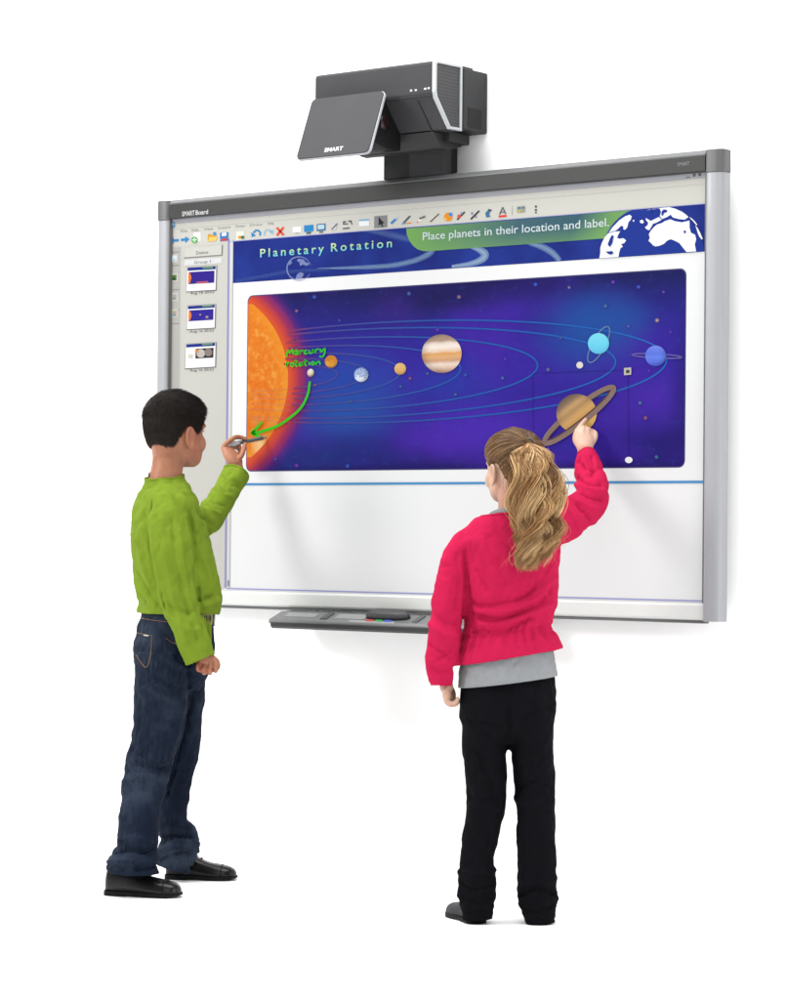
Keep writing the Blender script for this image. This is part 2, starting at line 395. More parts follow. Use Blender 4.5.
quads('border_line', [[(PX1+0.0075, 0.857), (XR-0.001, 0.857), (XR-0.001, 0.853), (PX1+0.0075, 0.853)], [(XR-0.006, bar_z0), (XR-0.0015, bar_z0), (XR-0.0015, 0.857), (XR-0.006, 0.857)], [(PX1+0.0075, bar_z0+0.0015), (XR-0.0015, bar_z0+0.0015), (XR-0.0015, bar_z0-0.0005), (PX1+0.0075, bar_z0-0.0005)]], 3, scr((166, 168, 222)), px=False)
quads('bar_line', [[(XL, 1.9905), (XR, 1.9905), (XR, 1.9890), (XL, 1.9890)]], 2, scr((196, 195, 188)), px=False)
# menu words, far too small to read in the picture
MEN = scr((150, 149, 146))
for s, u0, u1 in (('File', 181, 187.5), ('Edit', 192, 199), ('View', 204, 213), ('Insert', 218.5, 231), ('Format', 236, 245), ('Draw', 250, 263), ('Help', 268, 274)):
    vb = 232.6-(u0-181)*0.089; text('menu_word', s, u0, vb, u1, vb-(u1-u0)*0.089, 2.6, 3, MEN)
quads('window_button', [[(686, 178.2), (690.5, 177.7), (690.5, 176.7), (686, 177.2)], [(693, 176.9), (696, 176.6), (696, 173.6), (693, 173.9)], [(698.6, 176.4), (701.6, 176.1), (701.6, 173.1), (698.6, 173.4)]], 3, scr((110, 110, 112)))
# ---- toolbar icons
def icon(pieces, name='toolbar_icon'):
    """pieces: (list of polygons in picture points, rgb); one mesh with one colour slot each"""
    V, Fc, fm, mats = [], [], [], []
    for i, (polys, rgb) in enumerate(pieces):
        mats.append(scr(rgb))
        for pts in polys:
            P = [Q(*p) for p in pts]
            if sum(P[j][0]*P[(j+1) % len(P)][1]-P[(j+1) % len(P)][0]*P[j][1] for j in range(len(P))) < 0: P = P[::-1]
            o = len(V); V += [(p[0], y_of(4+i), p[1]) for p in P]; Fc.append(tuple(range(o, o+len(P)))); fm.append(i)
    return attach(mesh_obj(name, V, Fc, None, mats=mats, fmat=fm), scrn)
def bx_(u, v, w, h): return [(u-w/2, v-h/2+0.04*w), (u+w/2, v-h/2-0.04*w), (u+w/2, v+h/2-0.04*w), (u-w/2, v+h/2+0.04*w)]
def cir(u, v, r, n=12, ry=None): return [(u+r*math.cos(2*PI*i/n), v-(ry or r)*math.sin(2*PI*i/n)) for i in range(n)]
def ln(u0, v0, u1, v1, w=1.2): return ribbon_faces([(u0, v0), (u1, v1)], w)[0]
BLU = (54, 142, 205); WHT = (250, 250, 250); GRY = (110, 112, 116)
icon([([[(169.5, 240.6), (174, 237.2), (174, 239.3), (179, 238.9), (179, 241.4), (174, 241.8), (174, 244)]], BLU)])
icon([([[(190, 239.3), (185.5, 236.2), (185.5, 238.3), (181, 238.8), (181, 241.2), (185.5, 240.8), (185.5, 243)]], BLU)])
icon([([bx_(197.5, 237, 7, 9)], WHT), ([cir(195, 240, 3.4)], (86, 186, 92)), ([ln(192.8, 240, 197.2, 239.7, 1.1), ln(195, 237.8, 195.1, 242.2, 1.1)], WHT)])
icon([([[(208, 241.5), (208, 234.3), (211, 234), (212, 235.2), (216.5, 234.8), (216.5, 241)]], (222, 170, 60)), ([[(208.2, 241.6), (210, 237.3), (218, 236.6), (216.5, 241)]], (250, 208, 110)), ([cir(215, 233.8, 1.8)], (90, 150, 200))])
icon([([bx_(224.5, 236.8, 8.4, 8.6)], (60, 130, 196)), ([bx_(224.5, 234.4, 4.6, 3.2)], WHT), ([bx_(224.5, 239.7, 5.4, 2.4)], (222, 70, 60))])
icon([([bx_(240.5, 235.6, 7.5, 8.6)], (242, 240, 228)), ([cir(240, 237.4, 1.7)], (226, 160, 40)), ([cir(243, 237.4, 1.8)], (60, 120, 90))])
icon([(ribbon_faces([(253.5, 233), (256, 230.4), (259, 230.6), (260.6, 233), (260, 235.8)], 1.7)+[[(251.3, 232.4), (256.3, 235.6), (252, 237.2)]], (46, 136, 202))])
icon([(ribbon_faces([(264.5, 235.4), (264.6, 232.3), (266.5, 230), (269.5, 230), (271.5, 231.8)], 1.4)+[[(273.6, 229.5), (273.2, 234.3), (269.6, 232.2)]], (150, 196, 220))])
icon([([ln(277, 227.6, 284, 235.2, 2.3), ln(284, 227.2, 277, 235.6, 2.3)], (232, 84, 62))])
icon([([bx_(297.2, 229.6, 8.4, 5.6)], (252, 252, 252)), ([bx_(297.4, 233, 3.4, 1.1)], (180, 180, 182))])
icon([([bx_(309, 228.4, 9.4, 6.6)], (46, 140, 204)), ([bx_(309, 233, 4.6, 1.8)], (70, 96, 120))])
icon([([bx_(321.4, 227.3, 9, 7)], (70, 120, 160)), ([bx_(321.4, 227, 6.6, 4.4)], (196, 222, 238)), ([bx_(321.6, 232, 4, 1.5)], GRY)])
icon([([bx_(334, 226.5, 5, 7)], (214, 214, 214)), ([ln(332, 229.6, 337.6, 223.6, 1.5)], (130, 134, 140))])
icon([([bx_(344.8, 221.8, 3.2, 1.2), bx_(350.2, 221.2, 3.6, 1.2), bx_(346, 224, 5, 1.0), bx_(346.5, 228.4, 7, 1.2), ln(351, 221.5, 352.4, 224.6, 1.1), ln(344.2, 222, 343.4, 224.6, 1.0)], (84, 84, 86))])
icon([([bx_(364.4, 222.8, 10, 6.6)], (246, 250, 252)), ([bx_(364.4, 220.2, 10, 1.5)], (120, 180, 222))])
icon([([bx_(381, 221.8, 13, 12)], (140, 140, 144)), ([[(379, 217), (379, 226), (381, 224.2), (382.6, 227), (383.8, 226.4), (382.4, 223.6), (384.8, 223.4)]], (44, 44, 46))])
icon([([ln(391.3, 223.6, 397, 218.4, 2.4)], (64, 140, 204)), ([ln(396, 219.2, 398.8, 216.4, 1.6)], (200, 214, 226))])
icon([([ln(404, 222.8, 410.5, 216, 1.8)], (92, 96, 104)), ([bx_(409, 223.2, 5, 1.2)], (240, 150, 60)), ([bx_(404, 223.6, 4, 1.2)], (90, 150, 220))])
icon([([[(416, 221.6), (420, 218), (423, 219.4), (418.4, 223)]], (250, 246, 240)), ([ln(419.6, 219, 425.6, 216.4, 2)], (120, 116, 114)), ([cir(418, 221.9, 1.1)], (230, 150, 130))])
icon([([ln(430.5, 222, 439.4, 213.8, 1.0)], (60, 60, 62))])
icon([([cir(448.6, 217, 4.4)], (240, 152, 40)), ([cir(451, 214.6, 2)], (70, 150, 214)), ([cir(446, 219.2, 1.6)], (246, 190, 100))])
icon([([ln(457.4, 219.8, 465, 212, 1.7)], (70, 70, 74)), ([cir(459.6, 216.4, 1.9)], (220, 90, 70)), ([cir(462, 213.2, 1.1)], (150, 160, 200))])
icon([([ln(471, 219.4, 479.6, 210.8, 1.7)], (64, 62, 66)), ([cir(472.4, 213.4, 1.2), cir(476, 216.8, 1.1)], (150, 130, 190))])
icon([([[(486.5, 217.6), (485.6, 213), (489, 209.4), (491, 211), (489.4, 214.4), (491, 216.8)]], (70, 120, 160)), ([ln(488.6, 209.8, 492, 210.4, 1.3)], (60, 62, 66))])
icon([([ln(499.8, 214.6, 503, 207.4, 1.3), ln(503, 207.4, 506, 214, 1.3), ln(500.8, 212.4, 505.4, 212, 1.0)], (110, 112, 118)), ([bx_(503, 216.2, 8, 2)], (234, 64, 60))])
icon([([bx_(512.5, 210.5, 0.7, 9)], (180, 180, 176)), ([bx_(521.4, 209.4, 8, 6)], (160, 168, 150)), ([bx_(519.6, 208, 3, 2), bx_(523.6, 207.6, 3, 2)], (110, 130, 160)), ([bx_(520, 211.2, 3, 1.8)], (220, 190, 90))])
icon([([cir(536.2, 206.6, 1.2, 8), cir(536.2, 210, 1.2, 8), cir(536.2, 212.6, .9, 8)], (84, 86, 88))])
# ---- page sorter: buttons, tabs, three page pictures
icon([([bx_(172.3, 225, 6, 5.4)], (80, 152, 200)), ([bx_(172.3, 224.6, 3.2, 2.6)], (210, 232, 244))], 'window_icon')
flat('panel_button', [(185.5, 248.2), (222.5, 244.8), (222, 254.6), (184.6, 257.4)], 3, scr((214, 213, 206)))
quads('panel_button_edge', [[(184, 257.4), (222, 254.6), (222, 255.8), (184, 258.6)], [(222, 244.8), (223.2, 244.7), (222.8, 255.6), (221.6, 255.7)]], 3, scr((142, 141, 136)))
text('button_word', 'Delete', 196.5, 254.6, 208.5, 253.4, 3.2, 4, scr((96, 96, 94)))
flat('group_bar', [(185, 260), (222, 257.3), (221.6, 263), (184.6, 265.6)], 3, scr((225, 228, 228)))
text('group_word', 'Group 1', 194.6, 263.9, 211, 262.4, 3.0, 4, scr((86, 88, 90)))
def tab(v, rgb1, rgb2): 
    icon([([bx_(174.6, v, 7, 8)], (212, 212, 206)), ([bx_(174.6, v, 4.6, 5.4)], rgb1), ([[(172.4, v+2.6), (174.4, v-0.6), (176.8, v+2.4)]], rgb2)], 'tab_icon')
tab(258.6, (226, 238, 244), (190, 214, 226)); tab(277.6, (90, 130, 60), (30, 74, 44)); tab(297, (176, 178, 174), (150, 152, 150)); tab(313.5, (186, 176, 140), (120, 160, 190))
for v in (245.5, 258.8, 283, 303.5, 317): quads('tab_edge', [[(171.5, v+6.6), (179.5, v+6.0), (179.5, v+6.9), (171.5, v+7.5)]], 3, scr((150, 149, 146)))
def thumb(u0, v0, u1, v1, kind):
    w, h = u1-u0, v1-v0; s = -0.06*w
    def at(a, c): return (u0+a*w-c*0.6, v0+c*h+a*s)
    def qd(a0, c0, a1, c1): return [at(a0, c0), at(a1, c0), at(a1, c1), at(a0, c1)]
    pcs = [([qd(-.015, -.015, 1.03, 1.04)], (120, 120, 122)), ([qd(0, 0, 1, 1)], (248, 248, 250)), ([qd(0.02, 0.01, 0.985, 0.14)], (36, 52, 140)), ([qd(0.55, 0.02, 0.9, 0.09)], (110, 150, 110))]
    if kind == 0: pcs += [([qd(.06, .2, .95, .70)], (52, 36, 142)), ([[at(.06, .2), at(.13, .25), at(.17, .45), at(.13, .65), at(.06, .70)]], (238, 128, 40)), ([qd(.35, .62, .75, .69)], (190, 90, 110))]
    if kind == 1: pcs += [([qd(.06, .2, .95, .66)], (50, 40, 150)), ([[at(.06, .2), at(.13, .25), at(.17, .43), at(.13, .6), at(.06, .66)]], (238, 128, 40)), ([qd(.45, .38, .52, .44), qd(.68, .48, .78, .58)], (170, 140, 140))]
    if kind == 2: pcs += [([qd(.34, .22, .94, .62)], (58, 42, 38)), ([cir(*at(.52, .42), 4.4, 14)], (196, 190, 184)), ([cir(*at(.78, .40), 4.0, 14)], (140, 130, 124)), ([qd(.1, .44, .24, .58)], (224, 214, 200)), ([cir(*at(.39, .32), 1.8, 10)], (230, 140, 70))]
    icon(pcs, 'page_picture')
thumb(187.4, 267.6, 216.6, 291.5, 0); thumb(187.8, 306.0, 215.6, 329.3, 1); thumb(186.2, 344.2, 216, 368.4, 2)
for i, (u, v) in enumerate(((190.5, 294.5), (190, 332.8), (190, 371.6))):
    text('page_caption', 'Aug 16 20:52', u, v, u+24, v-1.5, 2.4, 4, scr((92, 92, 92)))

# ---- blue lesson banner
BX0, BX1, BZ0, BZ1 = PX1+0.0225, XR-0.006, 1.806, 1.9355
m_ban, nt, b = new_mat('banner_blue'); tc = N(nt, 'ShaderNodeTexCoord')
nz = N(nt, 'ShaderNodeTexNoise', Scale=7.0, Detail=2.0); nt.links.new(tc.outputs['Object'], nz.inputs['Vector'])
rp = ramp(nt, [(0.3, lin((24, 36, 120))), (0.7, lin((34, 58, 150)))], nz.outputs[0]); screen_out(nt, b, rp.outputs[0])
flat('lesson_banner', [(BX0, BZ0), (BX1, BZ0), (BX1, BZ1), (BX0, BZ1)], 2, m_ban, px=False)
def clipz(pts, z0=BZ0+0.0006, z1=BZ1-0.0006): return [(x, min(max(z, z0), z1)) for x, z in (Q(*p) for p in pts)]
def soft_stroke(name, pts, w, k, rgb, alpha):
    m, nt, b = new_mat('soft_light_stroke'); screen_out(nt, b, lin(rgb)); b.inputs['Alpha'].default_value = alpha
    P = catmull(pts, 8)[:, :2]; ww = catmull(np.array(w, float)[:, None], 8)[:, 0] if not np.isscalar(w) else w
    return quads(name, [clipz(f) for f in ribbon_faces(P, ww)], k, m, px=False)
for kk, (mul, al) in enumerate(((1.0, 0.30), (0.45, 0.35))):
    soft_stroke('banner_arc', [(318, 268.5), (360, 267.5), (392, 265.5), (415, 260.5), (428, 254.5), (432.5, 249), (430, 243)], [w*mul for w in (1, 4, 5, 5.5, 6, 6.5, 5)], 3+kk, (150, 186, 226), al)
    soft_stroke('banner_arc', [(352, 228), (378, 232), (400, 237), (412, 240)], [w*mul for w in (2, 6, 7, 5)], 3+kk, (110, 140, 205), al*0.7)
    soft_stroke('banner_arc', [(452, 266.5), (470, 264), (482, 259.5), (485, 254), (479, 249.5), (470, 246.5)], [w*mul for w in (3, 5, 7, 8, 6, 3)], 3+kk, (176, 206, 236), al*1.3)
    soft_stroke('banner_arc', [(526, 242.5), (540, 246), (550, 251), (556, 256), (560, 261)], [w*mul for w in (3, 6, 6.5, 6, 5)], 3+kk, (160, 194, 230), al)
    soft_stroke('banner_arc', [(236, 281), (262, 276.5), (288, 272), (330, 269)], [w*mul for w in (3, 4, 4, 4)], 3+kk, (70, 96, 176), al)
# small pale globe emblem
emb = lin((150, 164, 214))
m_em, nt, b = new_mat('globe_emblem'); screen_out(nt, b, emb); b.inputs['Alpha'].default_value = 0.65
quads('globe_emblem', ribbon_faces([(299.4+12*math.cos(a), 268.6-11.8*math.sin(a)) for a in np.linspace(0.3, 5.8, 36)], [0.5+0.9*math.sin(i/35*PI) for i in range(36)])
      + [[(299, 258.6), (304, 259.6), (306, 262.4), (310, 263.4), (307.4, 266), (303, 264.6), (300.4, 266.2), (299.8, 262.4), (297, 260.6)],
         [(296, 279), (297.4, 274.4), (301, 272.2), (304.4, 273.6), (303.4, 276.4), (300.6, 279.4)], [(289, 263.4), (291.4, 261), (292.6, 262.8), (290, 265.4)]], 5, m_em)
# green instruction tab, blending through blue and back
m_tab, nt, b = new_mat('tab_green'); tc = N(nt, 'ShaderNodeTexCoord'); sx = N(nt, 'ShaderNodeSeparateXYZ'); nt.links.new(tc.outputs['Object'], sx.inputs[0])
xa, xb = Q(408, 236)[0], Q(632, 212)[0]
fx = math_n(nt, 'DIVIDE', math_n(nt, 'SUBTRACT', sx.outputs[0], float(xa)), float(xb-xa))
fz = math_n(nt, 'MULTIPLY', math_n(nt, 'SUBTRACT', sx.outputs[2], 1.905), -7.0)
mid = ramp(nt, [(0.0, lin((122, 176, 96))), (0.2, lin((104, 150, 104))), (0.5, lin((70, 104, 116))), (0.76, lin((62, 98, 112))), (0.9, lin((112, 160, 100))), (1.0, lin((124, 176, 94)))], math_n(nt, 'ADD', fx, math_n(nt, 'MULTIPLY', fz, 0.10)))
low = mixc(nt, mid.outputs[0], lin((128, 180, 100)), math_n(nt, 'MULTIPLY', fz, 1.3, clamp=True)); screen_out(nt, b, low)
tabp = [(406.6, 228.6), (407.2, 234.5), (409.6, 240.5), (413.4, 245.8), (418, 249.4), (424, 251.2), (432, 251), (520, 244.8), (608, 238.2), (636, 232), (636, 205)]
flat('instruction_tab', clipz(tabp), 5, m_tab, px=False)
# big half globe at the banner's right end
m_gl = scr((32, 56, 150)); th = np.linspace(0, 2*PI, 60, endpoint=False)
flat('globe_picture', [(min(x, BX1-0.0006), z) for x, z in clipz([(653.6+51.6*math.cos(t), 256.4-51.4*math.sin(t)) for t in th])], 6, m_gl, px=False)
g = lambda *pts: [(590+x/6.046, 190+y/6.046) for x, y in pts]
LAND = [g((243,150),(256,160),(250,180),(236,196),(228,228),(214,242),(204,236),(206,222),(192,216),(172,236),(160,246),(140,250),(116,260),(140,226),(180,184),(215,160)),
        g((92,288),(112,264),(150,252),(186,250),(172,276),(168,290),(182,296),(206,292),(222,306),(210,322),(192,328),(202,344),(188,352),(180,378),(176,412),(60,416),(66,380),(66,350),(76,318)),
        g((345,124),(372,117),(400,114),(424,112),(434,132),(426,160),(440,176),(470,164),(492,150),(504,166),(540,176),(575,180),(600,164),(585,150),(560,132),(520,114),(484,104),(440,108)),
        g((340,170),(352,176),(372,188),(396,176),(420,164),(438,180),(410,196),(384,206),(374,226),(362,244),(346,238),(336,226),(352,214),(356,196),(344,186)),
        g((370,250),(388,228),(408,210),(440,200),(458,188),(490,178),(520,190),(560,196),(606,186),(606,226),(614,258),(640,272),(646,300),(638,330),(646,372),(588,376),(568,352),(545,322),(518,308),(492,298),(470,308),(452,326),(424,338),(400,342),(384,334),(372,320),(358,308),(366,290),(360,268)),
        g((640,212),(656,232),(672,262),(686,296),(680,300),(666,284),(656,262),(652,246)),
        g((606,164),(622,174),(640,192),(654,212),(648,214),(630,192),(612,174)), g((262,186),(268,180),(274,186),(268,194)), g((306,186),(322,180),(332,196),(322,204),(308,198))]
LAND = [[(min(x, BX1-0.001), z) for x, z in clipz(p)] for p in LAND]
def multi(name, polys, k, mat):
    bm = bmesh.new()
    for P in polys:
        a2 = sum(P[i][0]*P[(i+1) % len(P)][1]-P[(i+1) % len(P)][0]*P[i][1] for i in range(len(P)))
        P = P if a2 > 0 else P[::-1]
        bm.faces.new([bm.verts.new((x, y_of(k), z)) for x, z in P]).normal_update()
    bmesh.ops.triangulate(bm, faces=bm.faces[:])
    me = bpy.data.meshes.new(name); bm.to_mesh(me); bm.free(); me.materials.append(mat)
    o = bpy.data.objects.new(name, me); COL.objects.link(o); return attach(o, scrn)
LW = scr((246, 248, 252))
for i, p in enumerate(LAND): multi('continent', [p], 7+0.4*i, LW)
for sp in (((100,374),(140,370),(148,384),(128,392),(112,384)), ((570,250),(582,244),(586,258),(576,264)), ((138,272),(150,282),(144,298),(142,318),(126,346),(112,330),(124,298)), ((366,112),(378,110),(384,124),(378,140),(368,138),(374,124)), ((440,128),(452,118),(472,122),(470,134),(452,140),(446,158),(436,150))):
    multi('small_sea', [clipz(g(*sp))], 11, m_gl)
# lettering of the banner
m_tt, nt, b = new_mat('title_letters'); tc = N(nt, 'ShaderNodeTexCoord'); sx = N(nt, 'ShaderNodeSeparateXYZ'); nt.links.new(tc.outputs['Object'], sx.inputs[0])
za = float(Q(261, 257.0)[1]); ft = math_n(nt, 'DIVIDE', math_n(nt, 'SUBTRACT', sx.outputs[2], za), 0.027)
rp = ramp(nt, [(0.0, lin((120, 214, 224))), (0.45, lin((170, 222, 170))), (1.0, lin((236, 240, 190)))], ft); screen_out(nt, b, rp.outputs[0])
text('banner_word', 'Planetary', 260.8, 257.4, 324.6, 252.3, 8.2, 8, m_tt, spacing=1.42, bold=0.012); text('banner_word', 'Rotation', 331.6, 251.7, 392.6, 246.8, 8.2, 8, m_tt, spacing=1.42, bold=0.012)
text('instruction_text', 'Place planets in their location and label.', 423.4, 240.3, 609.6, 225.6, 7.8, 8, scr((214, 228, 232)), bold=0.006)

# ---- the solar system picture
px0, px1 = -0.6445, 0.9335; pz0, pz1 = 1.2215, 1.7610
m_sp, nt, b = new_mat('deep_space'); tc = N(nt, 'ShaderNodeTexCoord'); sx = N(nt, 'ShaderNodeSeparateXYZ'); nt.links.new(tc.outputs['Object'], sx.inputs[0])
mp = N(nt, 'ShaderNodeMapping'); mp.inputs['Scale'].default_value = (1.0, 1.0, 1.7); nt.links.new(tc.outputs['Object'], mp.inputs['Vector'])
def noise_n(scale, detail=3.0, w=0.0, rough=0.55):
    n = N(nt, 'ShaderNodeTexNoise', Scale=scale, Detail=detail, Roughness=rough); n.noise_dimensions = '4D'; n.inputs['W'].default_value = w
    nt.links.new(mp.outputs[0], n.inputs['Vector']); return n.outputs[0]
def sstep(v, a, bb):
    n = nt.nodes.new('ShaderNodeMapRange'); n.interpolation_type = 'SMOOTHSTEP'; n.inputs['From Min'].default_value = a; n.inputs['From Max'].default_value = bb
    nt.links.new(v, n.inputs['Value']); return n.outputs[0]
def bump2(cx, cz, rx, rz):
    """1 at (cx, cz) falling smoothly to 0 at the ellipse"""
    dx = math_n(nt, 'DIVIDE', math_n(nt, 'SUBTRACT', sx.outputs[0], float(cx)), float(rx)); dz = math_n(nt, 'DIVIDE', math_n(nt, 'SUBTRACT', sx.outputs[2], float(cz)), float(rz))
    d = math_n(nt, 'SQRT', math_n(nt, 'ADD', math_n(nt, 'MULTIPLY', dx, dx), math_n(nt, 'MULTIPLY', dz, dz)))
    return sstep(d, 1.0, 0.0), d
base = ramp(nt, [(0.0, lin((30, 24, 104))), (0.32, lin((48, 34, 152))), (0.5, lin((58, 36, 166))), (0.75, lin((44, 38, 150))), (1.0, lin((26, 28, 92)))], math_n(nt, 'DIVIDE', math_n(nt, 'SUBTRACT', sx.outputs[2], pz0), pz1-pz0)).outputs[0]
purple = mixc(nt, base, lin((68, 36, 170)), sstep(noise_n(2.2, 2, 1.0), 0.42, 0.72))
for (u, v, ru, rv, rgb, am) in ((345, 408, 90, 52, (38, 84, 172), .95), (590, 330, 75, 60, (32, 80, 166), .8), (330, 455, 110, 30, (30, 46, 128), .8), (430, 300, 120, 26, (30, 26, 96), .8), (452, 385, 70, 40, (36, 62, 170), .6), (350, 375, 70, 40, (36, 72, 172), .8), (700, 440, 80, 55, (40, 26, 120), .8), (450, 440, 90, 34, (74, 38, 172), .8), (395, 310, 40, 34, (60, 36, 140), .5), (560, 440, 60, 30, (48, 34, 160), .6), (480, 425, 120, 40, (78, 42, 186), .7), (650, 400, 60, 44, (74, 40, 176), .7), (610, 318, 60, 34, (32, 84, 166), .6), (300, 292, 60, 10, (34, 22, 96), .9), (350, 474, 120, 12, (24, 22, 92), .9), (480, 278, 200, 34, (24, 22, 84), 1.1), (640, 258, 90, 34, (24, 30, 96), .9), (420, 474, 170, 14, (28, 20, 98), .9), (600, 470, 120, 16, (28, 20, 96), .9), (690, 380, 26, 110, (34, 26, 110), .6)):
    c = Q(u, v); e = Q(u+ru, v); h = Q(u, v-rv)
    f, _ = bump2(c[0], c[1], e[0]-c[0], h[1]-c[1])
    purple = mixc(nt, purple, lin(rgb), math_n(nt, 'MULTIPLY', f, math_n(nt, 'MULTIPLY', noise_n(5.0, 3, u*0.01), 2.5*am, clamp=True), clamp=True))
fine = sstep(noise_n(26, 4, 5.0, 0.7), 0.5, 0.8)
purple = mixc(nt, purple, lin((60, 90, 196)), math_n(nt, 'MULTIPLY', fine, 0.22))
vo = N(nt, 'ShaderNodeTexVoronoi', Scale=34.0); vo.feature = 'F1'; nt.links.new(tc.outputs['Object'], vo.inputs['Vector'])
st = math_n(nt, 'MULTIPLY', sstep(vo.outputs['Distance'], 0.10, 0.0), sstep(noise_n(9, 1, 8.0), 0.56, 0.64))
purple = mixc(nt, purple, lin((120, 130, 214)), math_n(nt, 'MULTIPLY', st, 0.35))
sc_ = Q(187.5, 383); srx = Q(288.3, 383)[0]-sc_[0]; srz = 100.5/323.0
_, dsun = bump2(sc_[0], sc_[1], srx, srz)
glow_f = sstep(dsun, 1.33, 0.97)
glow = ramp(nt, [(0.0, lin((58, 34, 140))), (0.35, lin((98, 34, 118))), (0.65, lin((156, 46, 88))), (0.86, lin((200, 68, 56))), (1.0, lin((220, 88, 44)))], glow_f).outputs[0]
purple = mixc(nt, mixc(nt, purple, (0, 0, 0), 0.10), glow, sstep(glow_f, 0.0, 0.55))
screen_out(nt, b, purple)
flat('solar_system_picture', rrect(px0, pz0, px1, pz1, 0.018), 2, m_sp, px=False)
pe = rrect(px0-0.0032, pz0-0.0032, px1+0.0032, pz1+0.0032, 0.020)
flat('picture_edge', pe, 1, scr((78, 74, 124)), px=False)
# sun
m_su, nt, b = new_mat('sun_surface'); tc = N(nt, 'ShaderNodeTexCoord'); sx = N(nt, 'ShaderNodeSeparateXYZ'); nt.links.new(tc.outputs['Object'], sx.inputs[0])
mp = N(nt, 'ShaderNodeMapping'); nt.links.new(tc.outputs['Object'], mp.inputs['Vector'])
n1 = noise_n(40, 4, 2.0, 0.7); n2 = noise_n(6, 2, 3.0)
cs = ramp(nt, [(0.3, lin((222, 106, 28))), (0.5, lin((230, 130, 34))), (0.68, lin((240, 168, 76)))], n1).outputs[0]
cs = mixc(nt, cs, lin((226, 98, 26)), math_n(nt, 'MULTIPLY', sstep(n2, 0.5, 0.7), 0.5))
_, dsun = bump2(sc_[0], sc_[1], srx, srz)
cs = mixc(nt, cs, lin((234, 146, 40)), math_n(nt, 'MULTIPLY', sstep(dsun, 0.86, 1.0), 0.75))
c = Q(260, 446); fl, _ = bump2(c[0], c[1], 0.045, 0.05)
cs = mixc(nt, cs, lin((244, 206, 150)), math_n(nt, 'MULTIPLY', fl, math_n(nt, 'MULTIPLY', noise_n(30, 3, 9.0), 1.6, clamp=True)))
c = Q(262, 425); fl, _ = bump2(c[0], c[1], 0.10, 0.07)
cs = mixc(nt, cs, lin((206, 146, 92)), math_n(nt, 'MULTIPLY', fl, math_n(nt, 'MULTIPLY', sstep(noise_n(24, 3, 12.0), 0.45, 0.65), 0.45)))
screen_out(nt, b, cs)
sun = []
for t in np.linspace(-1, 1, 60):
    z = sc_[1]+srz*t*0.9999
    if pz0+0.002 < z < pz1-0.002:
        x = sc_[0]+srx*math.sqrt(max(0, 1-((z-sc_[1])/srz)**2))
        if x > px0+0.0005: sun.append((x, z))
flat('sun', [(px0+0.0005, sun[0][1])]+sun+[(px0+0.0005, sun[-1][1])], 3, m_su, px=False)
# orbits
m_or, nt, b = new_mat('orbit_line'); tc = N(nt, 'ShaderNodeTexCoord'); sx = N(nt, 'ShaderNodeSeparateXYZ'); nt.links.new(tc.outputs['Object'], sx.inputs[0])
xa, xb = float(Q(284, 360)[0]), float(Q(668, 360)[0]); fx = math_n(nt, 'DIVIDE', math_n(nt, 'SUBTRACT', sx.outputs[0], xa), xb-xa)
rp = ramp(nt, [(0.0, lin((170, 66, 74))), (0.03, lin((128, 60, 104))), (0.09, lin((74, 66, 146))), (0.25, lin((56, 78, 160))), (0.5, lin((36, 88, 174))), (1.0, lin((34, 104, 190)))], fx); screen_out(nt, b, rp.outputs[0])
m_of, nt, b = new_mat('orbit_line_faint'); screen_out(nt, b, lin((196, 150, 130))); b.inputs['Alpha'].default_value = 0.2
for (cx, ax, by) in ((400, 267, 50), (370, 246, 44), (350, 188, 36), (320, 141, 29), (300, 101, 22.5), (285, 83, 17.5), (270, 68, 13)):
    for (w, m, k) in ((1.6, m_or, 5),):
        pts = []
        for a in np.linspace(PI*1.02, -PI*1.02, 220):
            u = cx+ax*math.cos(a); v = 371.6-0.044*(cx+ax*math.cos(a)-400)-by*math.sin(a)
            if u > (292 if math.sin(a) < 0 else 284): pts.append((u, v))
        quads('orbit_line', ribbon_faces(pts, w), k, m)
    pts = [(u, 371.6-0.044*(u-400)+by*math.sqrt(max(0.0, 1-((u-cx)/ax)**2))) for u in np.linspace(251, 291, 12) if abs(u-cx) < ax]
    if len(pts) > 2: quads('orbit_line', ribbon_faces(pts, 1.3), 5, m_of)
